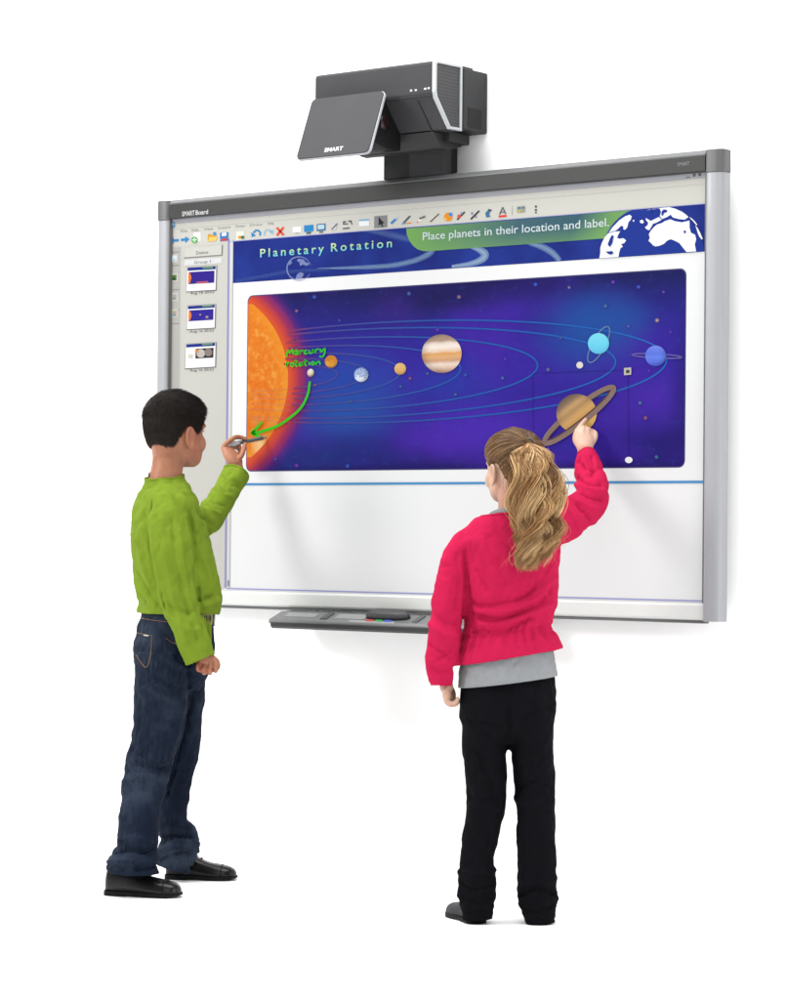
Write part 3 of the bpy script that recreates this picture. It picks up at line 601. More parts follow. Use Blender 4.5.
# small coloured stars
for i, (u, v, r, rgb) in enumerate(((297, 311, 1.6, (196, 124, 90)), (315, 297, 1.8, (60, 110, 196)), (340, 320.4, 1.3, (70, 104, 150)), (294.5, 338.4, 1.2, (150, 104, 120)), (351, 401.4, 1.5, (64, 140, 150)), (276, 459, 1.6, (110, 96, 150)), (297, 465.4, 1.8, (150, 60, 160)), (348, 466, 1.9, (60, 110, 190)), (315.6, 385, 1.3, (170, 130, 120)),
                             (409.5, 293.6, 1.8, (80, 130, 150)), (459.5, 297, 1.9, (190, 134, 90)), (536, 284.5, 1.9, (60, 110, 200)), (438, 329.6, 1.9, (120, 60, 190)), (410.6, 378.4, 1.6, (180, 110, 80)), (401, 386.6, 1.4, (80, 130, 150)), (428, 373.6, 1.4, (80, 140, 150)), (456, 394.6, 1.6, (80, 140, 150)), (503, 378, 1.7, (90, 130, 170)), (505.6, 359, 1.5, (100, 80, 190)), (548.6, 369.6, 1.9, (120, 140, 140)), (466, 375, 1.8, (60, 110, 200)),
                             (569.6, 287.6, 1.6, (150, 150, 130)), (613.6, 282.2, 1.7, (140, 80, 190)), (639, 287, 1.8, (80, 110, 210)), (606, 306, 2.0, (70, 150, 160)), (657.6, 320.4, 2.2, (216, 180, 140)), (664, 292, 1.4, (130, 90, 190)), (629, 326.4, 1.4, (120, 130, 190)), (671, 332, 1.4, (120, 70, 190)), (640.6, 403, 1.9, (90, 150, 170)), (646, 418, 2.0, (190, 110, 100)), (657, 457, 1.8, (60, 150, 130)), (649.6, 371, 1.6, (120, 60, 190)), (561, 338, 1.4, (90, 130, 170)), (548.6, 449, 1.5, (150, 110, 190)))):
    [disc('star', u, v, r*q, 6+0.3*k, scr(tuple(int(a*(1-w)+x*w) for a, x in zip((44, 38, 140), rgb))), n=10) for k, (q, w) in enumerate(((1.25, .22), (.85, .5), (.45, .85)))]
def planet_mat(name, stops, tilt=0.0, light=(-0.4, 0.5), wob=0.25, mottled=0.0, dark=(20, 18, 60)):
    m, nt, b = new_mat(name); uvn = N(nt, 'ShaderNodeTexCoord'); vr = N(nt, 'ShaderNodeVectorRotate'); vr.rotation_type = 'Z_AXIS'; vr.inputs['Angle'].default_value = tilt
    nt.links.new(uvn.outputs['UV'], vr.inputs['Vector']); s = N(nt, 'ShaderNodeSeparateXYZ'); nt.links.new(vr.outputs[0], s.inputs[0])
    nz = N(nt, 'ShaderNodeTexNoise', Scale=2.6, Detail=4.0); nt.links.new(vr.outputs[0], nz.inputs['Vector'])
    y = math_n(nt, 'ADD', math_n(nt, 'MULTIPLY', s.outputs[1], 0.5), math_n(nt, 'ADD', 0.5, math_n(nt, 'MULTIPLY', math_n(nt, 'SUBTRACT', nz.outputs[0], 0.5), wob)))
    if mottled: y = mixc(nt, (0, 0, 0), (1, 1, 1), math_n(nt, 'ADD', math_n(nt, 'MULTIPLY', y, 1-mottled), math_n(nt, 'MULTIPLY', nz.outputs[0], mottled)))
    rp = ramp(nt, [(p, lin(c)) for p, c in stops], y)
    s2 = N(nt, 'ShaderNodeSeparateXYZ'); nt.links.new(uvn.outputs['UV'], s2.inputs[0])
    dx = math_n(nt, 'SUBTRACT', s2.outputs[0], light[0]); dy = math_n(nt, 'SUBTRACT', s2.outputs[1], light[1])
    d = math_n(nt, 'SQRT', math_n(nt, 'ADD', math_n(nt, 'MULTIPLY', dx, dx), math_n(nt, 'MULTIPLY', dy, dy)))
    mr = N(nt, 'ShaderNodeMapRange'); mr.interpolation_type = 'SMOOTHSTEP'; mr.inputs['From Min'].default_value = 0.75; mr.inputs['From Max'].default_value = 1.75; nt.links.new(d, mr.inputs['Value'])
    screen_out(nt, b, mixc(nt, rp.outputs[0], lin(dark), math_n(nt, 'MULTIPLY', mr.outputs[0], 0.85))); return m
def ring(u, v, a, bq, ang, w, rgb, k, half=None, alpha=1.0, name='planet_ring'):
    m, nt, b = new_mat('ring_colour'); screen_out(nt, b, lin(rgb)); b.inputs['Alpha'].default_value = alpha
    t0, t1 = half or (0, 2*PI); pts = []
    for t in np.linspace(t0, t1, 60):
        x, y = a*math.cos(t), bq*math.sin(t); pts.append((u+x*math.cos(ang)-y*math.sin(ang), v-(x*math.sin(ang)+y*math.cos(ang))))
    return quads(name, ribbon_faces(pts, w), k, m)
K0 = 9
disc('mercury', 311.6, 373, (3.6, 4.1), K0, planet_mat('mercury', [(0, (176, 150, 110)), (0.5, (226, 216, 196)), (1, (236, 230, 214))], light=(-.6, .3)))
disc('venus', 331.8, 361.6, 6.3, K0, planet_mat('venus', [(0, (186, 110, 30)), (0.4, (222, 160, 60)), (0.6, (196, 120, 36)), (1, (230, 178, 90))], mottled=0.6, light=(-.2, .3)))
disc('earth', 362, 374.8, 7.2, K0, planet_mat('earth', [(0.3, (226, 232, 244)), (0.44, (206, 218, 240)), (0.5, (90, 116, 172)), (0.56, (190, 204, 232)), (0.68, (120, 146, 200))], mottled=0.55, wob=0.9, light=(-.4, .2)))
disc('mars', 401, 368.9, 5.9, K0, planet_mat('mars', [(0, (180, 130, 70)), (0.5, (222, 178, 110)), (1, (232, 196, 140))], mottled=0.5, light=(-.2, .2)))
disc('jupiter', 442.4, 353.8, (19.9, 19.3), K0, planet_mat('jupiter', [(0.0, (170, 130, 108)), (0.14, (226, 196, 176)), (0.22, (238, 222, 206)), (0.32, (206, 158, 124)), (0.42, (226, 176, 122)), (0.5, (222, 164, 96)), (0.57, (236, 208, 184)), (0.68, (248, 236, 226)), (0.76, (236, 220, 206)), (0.84, (176, 148, 130)), (1.0, (150, 128, 112))], tilt=-0.06, light=(0.25, 0.1), wob=0.10, dark=(44, 40, 60)))
ring(599.4, 344.6, 20, 6.5, math.radians(62), 1.3, (110, 140, 176), K0-1, alpha=0.75)
disc('uranus', 599.2, 343.6, (10.6, 10.4), K0, planet_mat('uranus', [(0, (100, 196, 232)), (0.5, (112, 214, 240)), (1, (128, 222, 242))], light=(-.1, .1), dark=(60, 120, 180)))
ring(657.6, 356, 25, 2.0, math.radians(-3), 1.4, (110, 100, 170), K0-1, alpha=0.8)
disc('neptune', 656.4, 356, (10.4, 10.4), K0, planet_mat('neptune', [(0, (80, 100, 210)), (0.45, (104, 134, 236)), (0.6, (92, 120, 228)), (1, (120, 140, 238))], light=(-.3, .2), dark=(20, 20, 90)))
ang = math.radians(38.5)
ring(580, 415.4, 44, 8.2, ang, 5.0, (136, 114, 104), K0, half=(-0.05, PI+0.05)); ring(580, 415.4, 38.6, 4.8, ang, 1.0, (66, 50, 60), K0+1, half=(0.0, PI))
disc('saturn', 577.4, 413.4, (20.2, 19.4), K0+2, planet_mat('saturn', [(0, (206, 164, 96)), (0.15, (224, 178, 96)), (0.3, (198, 152, 84)), (0.45, (212, 166, 106)), (0.6, (176, 140, 96)), (0.72, (200, 160, 112)), (0.85, (150, 122, 96)), (1, (126, 108, 96))], tilt=-ang, light=(0.2, -0.25), wob=0.04, dark=(70, 62, 70)))
ring(580, 415.4, 44, 7.6, ang, 5.0, (138, 114, 106), K0+3, half=(PI-0.05, 2*PI+0.05)); ring(580, 415.4, 38, 4.4, ang, 1.2, (84, 62, 58), K0+4, half=(PI, 2*PI))
# drag handles round the chosen planet
m_dk, nt, b = new_mat('selection_line'); screen_out(nt, b, lin((24, 20, 70))); b.inputs['Alpha'].default_value = 0.35
quads('selection_line', [ln(534, 373.6, 628.5, 370.2, 1.0), ln(533.6, 373.6, 534, 466, 1.0), ln(628.6, 371, 629.4, 459, 1.0)], 8, m_dk)
disc('selection_handle', 580.6, 365.2, 3.4, K0+2, scr((226, 222, 214)), n=16)
flat('selection_handle', bx_(628.4, 371.4, 7.2, 7.2), K0+1, scr((196, 192, 180))); flat('selection_arrow', bx_(628.6, 371.6, 3.4, 3.2), K0+2, scr((66, 64, 62)))
disc('selection_handle', 629.6, 460, (3.8, 3.1), K0+2, scr((244, 244, 246)), n=18)
# green ink handwriting
INK = scr((46, 196, 26)); K1 = 16
WORDS = [[(287.6,357),(289.2,350),(291,353.4),(293.6,349.4),(294.6,354.6)], [(296,353),(299,352),(298,350.2),(296.2,351.6),(297,354.6),(300,353.6)], [(301,350.4),(301.5,354.2),(302,351.4),(304.5,350.4)], [(308.5,350.4),(306,351),(306,353.8),(309,353.4)], [(310.5,350),(310.8,353.2),(313.4,352.8),(314,349.4),(314.4,353.2)], [(316.4,349.4),(316.9,352.8),(317.6,350),(320,349)], [(321.4,348.8),(322.5,352),(326.2,348)], [(326.4,348),(326,353),(324,356.8),(320.6,356.4)],
         [(287.4,362.4),(287.9,366.8),(288.5,363.8),(290.4,362.6)], [(291.6,364.8),(293.2,363),(295,364.6),(293.4,366.6),(291.6,364.8)], [(297,360),(297.2,365.8),(298.8,366.2)], [(295.4,362.2),(299.2,361.7)], [(302.9,363),(300.6,363.4),(300.6,365.8),(302.6,365.2),(303,362.6),(303.7,365.8)], [(306.3,359.6),(306.5,365.2),(308.1,365.4)], [(304.8,361.7),(308.6,361.1)], [(310.4,362),(310.8,365.2)], [(312.4,363.4),(314,361.8),(315.6,363.2),(314.2,365),(312.4,363.4)], [(317.5,365),(317.3,361.8),(318.2,362.8),(320,361.6),(321,362.4),(321.4,364.8)]]
fs = []
for wd in WORDS: fs += ribbon_faces(catmull([(*p, 0) for p in wd], 3)[:, :2], 1.55)
quads('handwritten_note', fs, K1, INK)
arc = catmull([(311.2,381.6,0),(309,394.6,0),(302.4,407.6,0),(290.5,418.4,0),(276.5,427,0),(256,433.6,0)], 8)[:, :2]
quads('handwritten_arrow', ribbon_faces(arc, np.linspace(2.1, 2.7, len(arc))), K1, INK)
quads('handwritten_arrow', ribbon_faces([(263.6,421.8),(258,428),(253,433.4)], [2.0, 2.6, 3.6])+ribbon_faces([(252.6,432.4),(257.4,435.4),(262.8,437.6)], [3.6, 2.8, 2.2])+[[(251.6,433.4),(256,429.6),(258,433),(256.4,435.8)]], K1+1, INK)
# line under the picture
quads('blue_rule', [[(BX0+0.001, 1.1825), (XR-0.0015, 1.1825), (XR-0.0015, 1.1752), (BX0+0.001, 1.1752)]], 4, scr((84, 152, 206)), px=False)
# makers' lettering on the top rail (on its own front face)
def plate_text(name, s, u0, v0, u1, v1, cap, y, mat, parent):
    cu = bpy.data.curves.new('lettering', 'FONT'); cu.body = s; cu.offset = 0.012
    o = bpy.data.objects.new('lettering', cu); COL.objects.link(o); V, Fc, _ = evaluated(o); bpy.data.objects.remove(o)
    a, b2 = on_board(u0, v0, y), on_board(u1, v1, y); sc = abs(on_board(u0, v0-cap, y)[2]-a[2])/0.69
    X = a[0]+(V[:, 0]-V[:, 0].min())*(b2[0]-a[0])/(V[:, 0].max()-V[:, 0].min())
    return attach(mesh_obj(name, np.stack([X, np.full(len(X), y), a[2]+V[:, 1]*sc], 1), Fc, mat), parent)
let_m = plain('pale_print', lin((214, 214, 214))*0.5, rough=0.5, var=0)
plate_text('rail_lettering', 'SMART', 182, 216.2, 194.6, 215, 4.6, -0.0184, let_m, tr); plate_text('rail_lettering', 'Board', 195.6, 214.9, 208, 213.7, 4.4, -0.0184, let_m, tr)
plate_text('rail_mark', 'SMART', 677.5, 166.2, 689.5, 164.9, 3.6, -0.0184, plain('dim_print', lin((140, 142, 146))*0.34, var=0), tr)

# ---- pen tray under the bottom rail
tray_m = plain('tray_grey', lin((136, 138, 138))*0.42, rough=0.4, var=0.05, vscale=20); tray_d = plain('tray_dark', lin((70, 72, 72))*0.36, rough=0.5, spec=0.25, var=0.06)
tray = attach(prism('pen_tray', [(0.0, 0.7925), (-0.030, 0.7905), (-0.085, 0.768), (-0.088, 0.757), (-0.07, 0.750), (0.03, 0.752), (0.03, 0.7925)], 'x', -0.478, 0.445, tray_m, bevel=0.004), wb)
attach(prism('tray_lip', [(-0.0895, 0.7585), (-0.0895, 0.747), (-0.080, 0.7405), (0.0, 0.7405), (0.0, 0.7495), (-0.069, 0.7475)], 'x', -0.468, 0.435, tray_d, bevel=0.002), tray)
def on_slope(t): return (-0.030-0.055*t, 0.7905-0.0225*t)   # along the sloped tray top
def slope_pad(name, x0, x1, t0, t1, mat, up=0.0012):
    (ya, za), (yb, zb) = on_slope(t0), on_slope(t1); n = (-0.3787, 0.9255)
    pr = [(ya, za-0.002), (ya+n[0]*up, za+n[1]*up), (yb+n[0]*up, zb+n[1]*up), (yb, zb-0.002)]
    return attach(prism(name, pr, 'x', x0, x1, mat, bevel=0.0005), tray)
pad_l = plain('tray_pad_light', lin((176, 178, 178))*0.42, rough=0.5, var=0.08, vscale=60); pad_d = plain('tray_pad_dark', lin((84, 86, 86))*0.5, rough=0.5, var=0.08)
slope_pad('pen_slot', -0.435, -0.315, 0.15, 0.62, pad_l); slope_pad('pen_slot', -0.24, -0.125, 0.12, 0.66, pad_l); slope_pad('slot_divider', -0.285, -0.262, 0.05, 0.8, pad_d, 0.003)
slope_pad('button_strip', -0.17, 0.0, 0.84, 0.985, plain('button_strip', lin((196, 198, 200))*0.42, var=0.03), 0.0016)
for x0, rgb in ((-0.108, (214, 60, 60)), (-0.074, (60, 170, 80)), (-0.040, (60, 96, 200))):
    slope_pad('colour_button', x0, x0+0.027, 0.76, 0.90, plain('button_colour', lin(rgb)*0.6, var=0.02), 0.004)
slope_pad('slot_divider', 0.06, 0.08, 0.05, 0.8, pad_d, 0.003)
# eraser lying in the tray
ex0, ex1 = -0.125, 0.035; nseg = 28; exc, exr = (ex0+ex1)/2, (ex1-ex0)/2
def eraser_mesh():
    n = (-0.3787, 0.9255); tdir = (-0.9255, -0.3787); V, Fc = [], []
    prof = [(1.0, 0.0015), (1.0, 0.010), (0.94, 0.017), (0.80, 0.021), (0.0, 0.023)]
    for r, h in prof[:-1]:
        for j in range(nseg):
            a = 2*PI*j/nseg; ca, sa = math.cos(a), math.sin(a); ca = math.copysign(abs(ca)**0.8, ca); sa = math.copysign(abs(sa)**0.8, sa)
            yy, zz = on_slope(0.38); q = 0.019*sa*r
            V.append((exc+exr*ca*r, yy+tdir[0]*q+n[0]*h, zz+tdir[1]*q+n[1]*h))
    yy, zz = on_slope(0.38); V.append((exc, yy+n[0]*0.023, zz+n[1]*0.023))
    m = len(prof)-1
    for i in range(m-1):
        for j in range(nseg): k = (j+1) % nseg; Fc.append((i*nseg+j, i*nseg+k, (i+1)*nseg+k, (i+1)*nseg+j))
    for j in range(nseg): Fc.append(((m-1)*nseg+j, (m-1)*nseg+(j+1) % nseg, len(V)-1))
    Fc.append(tuple(range(nseg))[::-1]); return V, Fc
eo = mesh_obj('eraser', *eraser_mesh(), plain('eraser_black', lin((52, 52, 54))*0.6, rough=0.55, var=0.1, bump=0.2), smooth=True)
tag(eo, 'dark oval board eraser lying in the pen tray', 'eraser')

# ------------------------------------------------------------------ projector above the board
pj_m = plain('projector_grey', lin((92, 92, 95))*0.32, rough=0.6, spec=0.15, var=0.05, vscale=14, bump=0.06, bscale=900)
pj_d = plain('projector_dark', lin((66, 67, 69))*0.36, rough=0.55, spec=0.2, var=0.06, vscale=14)
pj_flap = plain('projector_flap', lin((98, 98, 101))*0.32, rough=0.6, spec=0.15, var=0.05, vscale=12, bump=0.05, bscale=900)
trim_m = plain('silver_edge', lin((206, 210, 214))*0.5, rough=0.3, var=0.0, coat=0.2)
pj = empty('projector', (0.0, WALL_Y, 2.09)); tag(pj, 'grey short-throw projector mounted on the wall above the whiteboard', 'projector'); bpy.context.view_layer.update()
BXL, BXR = -0.252, 0.1935
shell_prof = [(-0.158, 2.280), (-0.163, 2.300), (-0.163, 2.380), (-0.157, 2.387), (-0.03, 2.390), (-0.03, 2.199), (-0.088, 2.1985)]
attach(prism('projector_body', shell_prof, 'x', BXL, BXR-0.012, pj_m, bevel=0.004), pj)
# right end: silver-edged bezel round a mesh vent
inset = [(-0.150, 2.284), (-0.154, 2.300), (-0.154, 2.376), (-0.150, 2.380), (-0.040, 2.3825), (-0.040, 2.2075), (-0.086, 2.2065)]
def frame_ring(name, outer, inner, x0, x1, mat, parent):
    bm = bmesh.new(); n = len(outer)
    vo0 = [bm.verts.new((x0, *p)) for p in outer]; vo1 = [bm.verts.new((x1, *p)) for p in outer]; vi0 = [bm.verts.new((x0, *p)) for p in inner]; vi1 = [bm.verts.new((x1, *p)) for p in inner]
    for i in range(n):
        j = (i+1) % n
        bm.faces.new((vo1[i], vo1[j], vi1[j], vi1[i])); bm.faces.new((vo0[j], vo0[i], vi0[i], vi0[j])); bm.faces.new((vo0[i], vo0[j], vo1[j], vo1[i])); bm.faces.new((vi1[i], vi1[j], vi0[j], vi0[i]))
    return attach(bm_obj(name, bm, mat, bevel=0.0012), parent)
frame_ring('vent_bezel', shell_prof, inset, BXR-0.0115, BXR, trim_m, pj)
m_v, nt, b = new_mat('vent_mesh'); tc = N(nt, 'ShaderNodeTexCoord'); vo = N(nt, 'ShaderNodeTexVoronoi', Scale=105.0, Randomness=0.0); vo.feature = 'DISTANCE_TO_EDGE'; nt.links.new(tc.outputs['Object'], vo.inputs['Vector'])
rp = ramp(nt, [(0.06, lin((84, 84, 88))*0.35), (0.16, lin((26, 26, 28))*0.35)], vo.outputs['Distance']); nt.links.new(rp.outputs[0], b.inputs['Base Color']); b.inputs['Roughness'].default_value = 0.6
attach(prism('vent_panel', inset, 'x', BXR-0.011, BXR-0.004, m_v), pj)
# front seam, chamfer seam, underside tray and lens pocket
attach(box('panel_seam', (BXL+0.002, BXR-0.013, -0.1645, -0.160, 2.2865, 2.2895), pj_d), pj)
attach(prism('chamfer_rib', [(-0.1585, 2.2775), (-0.0905, 2.1965), (-0.0875, 2.1985), (-0.1555, 2.2795)], 'x', 0.125, 0.1285, pj_d), pj)
pocket = plain('lens_pocket', lin((28, 26, 27))*0.5, rough=0.5, spec=0.2, var=0.05)
attach(prism('lens_hood', [(-0.208, 2.300), (-0.160, 2.300), (-0.085, 2.1975), (-0.085, 2.150), (-0.15, 2.150), (-0.232, 2.165)], 'x', -0.225, 0.012, pocket, bevel=0.003), pj)
lens_m, nt, b = new_mat('lens_glass'); b.inputs['Base Color'].default_value = (0.012, 0.004, 0.004, 1); b.inputs['Roughness'].default_value = 0.2
V, Fc = sphere((0.0125, -0.165, 2.222), (0.006, 0.020, 0.022), 20); attach(mesh_obj('lens', V, Fc, lens_m, smooth=True), pj)
# flap: rounded plate tilted forward
A = np.array([0, -0.2045, 2.3055]); B = np.array([0, -0.2785, 2.1175]); L = np.linalg.norm(B-A); dn = (B-A)/L; nn = np.array([0, dn[2], -dn[1]]); nn = nn if nn[1] < 0 else -nn
def flap_mesh(x0, x1, l0, l1, r, off0, off1):
    pts = rrect(x0, l0, x1, l1, r, 6); V, Fc = [], []; n = len(pts)
    for o_ in (off0, off1): V += [np.array([x, 0, 0])+A*[0, 1, 1]+dn*l+nn*o_ for x, l in pts]
    Fc.append(tuple(range(n, 2*n))); Fc.append(tuple(range(n))[::-1])
    for i in range(n): j = (i+1) % n; Fc.append((i, j, n+j, n+i))
    return V, Fc
def flap_part(name, args, mat):
    V, Fc = flap_mesh(*args); bm = bmesh.new(); vs = [bm.verts.new(v) for v in V]; [bm.faces.new([vs[i] for i in f]) for f in Fc]
    return attach(bm_obj(name, bm, mat, bevel=0.0012), pj)
flap = flap_part('mirror_flap', (-0.2225, 0.0455, 0.0015, L-0.0015, 0.014, 0.0, 0.006), pj_flap)
flap_part('flap_edge', (-0.2245, 0.0485, 0.0, L+0.001, 0.016, -0.006, 0.0025), trim_m)
# side cheek joining flap and body
attach(prism('flap_cheek', [(-0.2045, 2.302), (-0.262, 2.155), (-0.236, 2.163), (-0.17, 2.296)], 'x', -0.2265, -0.2200, pj_d), pj)
# lettering on flap and status marks on the body
def flap_text(s, uv0, uv1, cap):
    cu = bpy.data.curves.new('lettering', 'FONT'); cu.body = s; cu.offset = 0.02
    o = bpy.data.objects.new('lettering', cu); COL.objects.link(o); V, Fc, _ = evaluated(o); bpy.data.objects.remove(o)
    def hit(u, v):
        d = ray(u, v); p0 = A+nn*0.0066; t = ((p0-CAM)@nn)/(d@nn); return CAM+d*t
    a, b2 = hit(*uv0), hit(*uv1); x = (V[:, 0]-V[:, 0].min())/(V[:, 0].max()-V[:, 0].min())
    W_ = a+np.outer(x, [b2[0]-a[0], 0, 0])-np.outer(V[:, 1]*cap/0.69, dn); return W_, Fc
W_, Fc = flap_text('SMART', (324, 152.0), (342.5, 149.4), 0.0125); attach(mesh_obj('flap_lettering', W_, Fc, plain('white_print', (0.55, 0.55, 0.55), var=0)), flap)
for u, v, w in ((410, 91.6, 2.2), (414.8, 91.2, 2.0), (424, 89.8, 2.6), (427.6, 89.2, 2.2)):
    a, c = on_board(u, v, -0.1635), on_board(u+w, v-2.2, -0.1635); attach(box('status_mark', (a[0], c[0], -0.1638, -0.160, a[2], c[2]), let_m), pj)
# rear box on the wall, lower block, arm down to the board
attach(box('rear_housing', (-0.16, 0.197, -0.0295, WALL_Y-0.002, 2.205, 2.384), pj_d, bevel=0.004), pj)
attach(box('rear_hump', (0.02, 0.166, -0.028, 0.06, 2.3845, 2.398), pj_d, bevel=0.003), pj)
attach(box('rear_socket', (0.196, 0.1985, -0.006, 0.06, 2.215, 2.272), pocket, bevel=0.001), pj)
attach(prism('lower_block', [(-0.092, 2.1965), (0.05, 2.2045), (0.05, 2.168), (-0.02, 2.150), (-0.05, 2.152)], 'x', -0.17, 0.135, pj_d, bevel=0.003), pj)
attach(box('lower_foot', (0.04, 0.155, -0.04, 0.06, 2.172, 2.203), pj_d, bevel=0.003), pj)
attach(box('mount_arm', (-0.119, 0.104, 0.001, 0.040, 2.0835, 2.1775), pj_d, bevel=0.003), pj)
attach(box('arm_cover', (-0.022, 0.1055, -0.0015, 0.038, 2.0835, 2.172), pj_m, bevel=0.002), pj)
attach(box('wall_plate', (-0.10, 0.09, 0.0405, WALL_Y-0.002, 2.10, 2.20), pj_d, bevel=0.003), pj)

# ------------------------------------------------------------------ people
class Kid:
    """local frame of a figure: X to the viewer's right, Y away, Z up; origin on the floor between the feet"""
    def __init__(s, ox, oy):
        s.o = np.array([ox, oy, 0.0]); s.D0 = (s.o+np.array([0, 0, CAM[2]])-CAM)@FW
        c, q = math.cos(YAW), math.sin(YAW); s.M = np.array([[c, -q, 0], [q, c, 0], [0, 0, 1]])
        s.S = F_PX/s.D0
    def w(s, P): return s.o+np.asarray(P)@s.M.T
    def loc(s, Wp): return (np.asarray(Wp)-s.o)@s.M
    def P(s, u, v, Y=0.0): return s.loc(CAM+ray(u, v)*(s.D0+Y))
    def path(s, pts): return [s.P(*p) for p in pts]
    def cast(s, bvh, u, v):
        o = s.loc(CAM); d = ray(u, v)@s.M; h = bvh.ray_cast(Vector(o), Vector(unit(d)))
        return None if h[0] is None else (np.array(h[0]), np.array(h[1]))
    def folds(s, V, Nn, bvh, lines):
        """cloth creases: (picture points, width m, depth m) laid on the visible surface"""
        disp = np.zeros(len(V))
        for pts, w, a in lines:
            hp = []
            for p in catmull([(*q, 0.0) for q in pts], 4)[:, :2]:
                h = s.cast(bvh, *p)
                if h: hp.append(h[0])
            if len(hp) < 2: continue
            d = seg_dist(V, hp); disp += (1.5*a*np.exp(-(d/w)**2) if a > 0 else 1.75*a*np.exp(-d/(w*.75)))
        return V+Nn*disp[:, None]
def facing(deg):
    a = math.radians(deg); return np.array([math.cos(a), math.sin(a), 0.0])
UPV = np.array([0, 0, 1.0])

# head: horizontal slices (z, front, back, half width), in head heights from chin to crown
HEAD = np.array([(0.0, .335, .18, .085), (.035, .385, .06, .17), (.09, .405, -.06, .235), (.16, .41, -.20, .28), (.24, .415, -.31, .31), (.33, .41, -.385, .33), (.42, .40, -.435, .345),
                 (.5, .392, -.465, .352), (.58, .405, -.48, .357), (.66, .412, -.483, .358), (.74, .40, -.472, .348), (.81, .365, -.44, .325), (.87, .31, -.39, .285), (.92, .24, -.32, .23), (.96, .155, -.23, .16), (.985, .075, -.15, .09), (1.0, .0, -.07, .02)])
def head_slice(z):
    return [np.interp(z, HEAD[:, 0], HEAD[:, k]) for k in (1, 2, 3)]
def head_mask(H, V):
    """1 on the face and skull, 0 on ears and below"""
    q = (V-H.O)/H.h; x, y, z = q@H.F, q@H.L, q@H.U
    m = np.clip((z+.05)/.15, 0, 1)*np.clip((1.2-z)/.1, 0, 1)*(np.linalg.norm(q-np.outer(z, H.U), axis=1) < .62)
    return m*np.clip((np.hypot((x+.07)/.17, (z-.40)/.22)-1.0)/.25+ (np.abs(y) < .25), 0, 1)
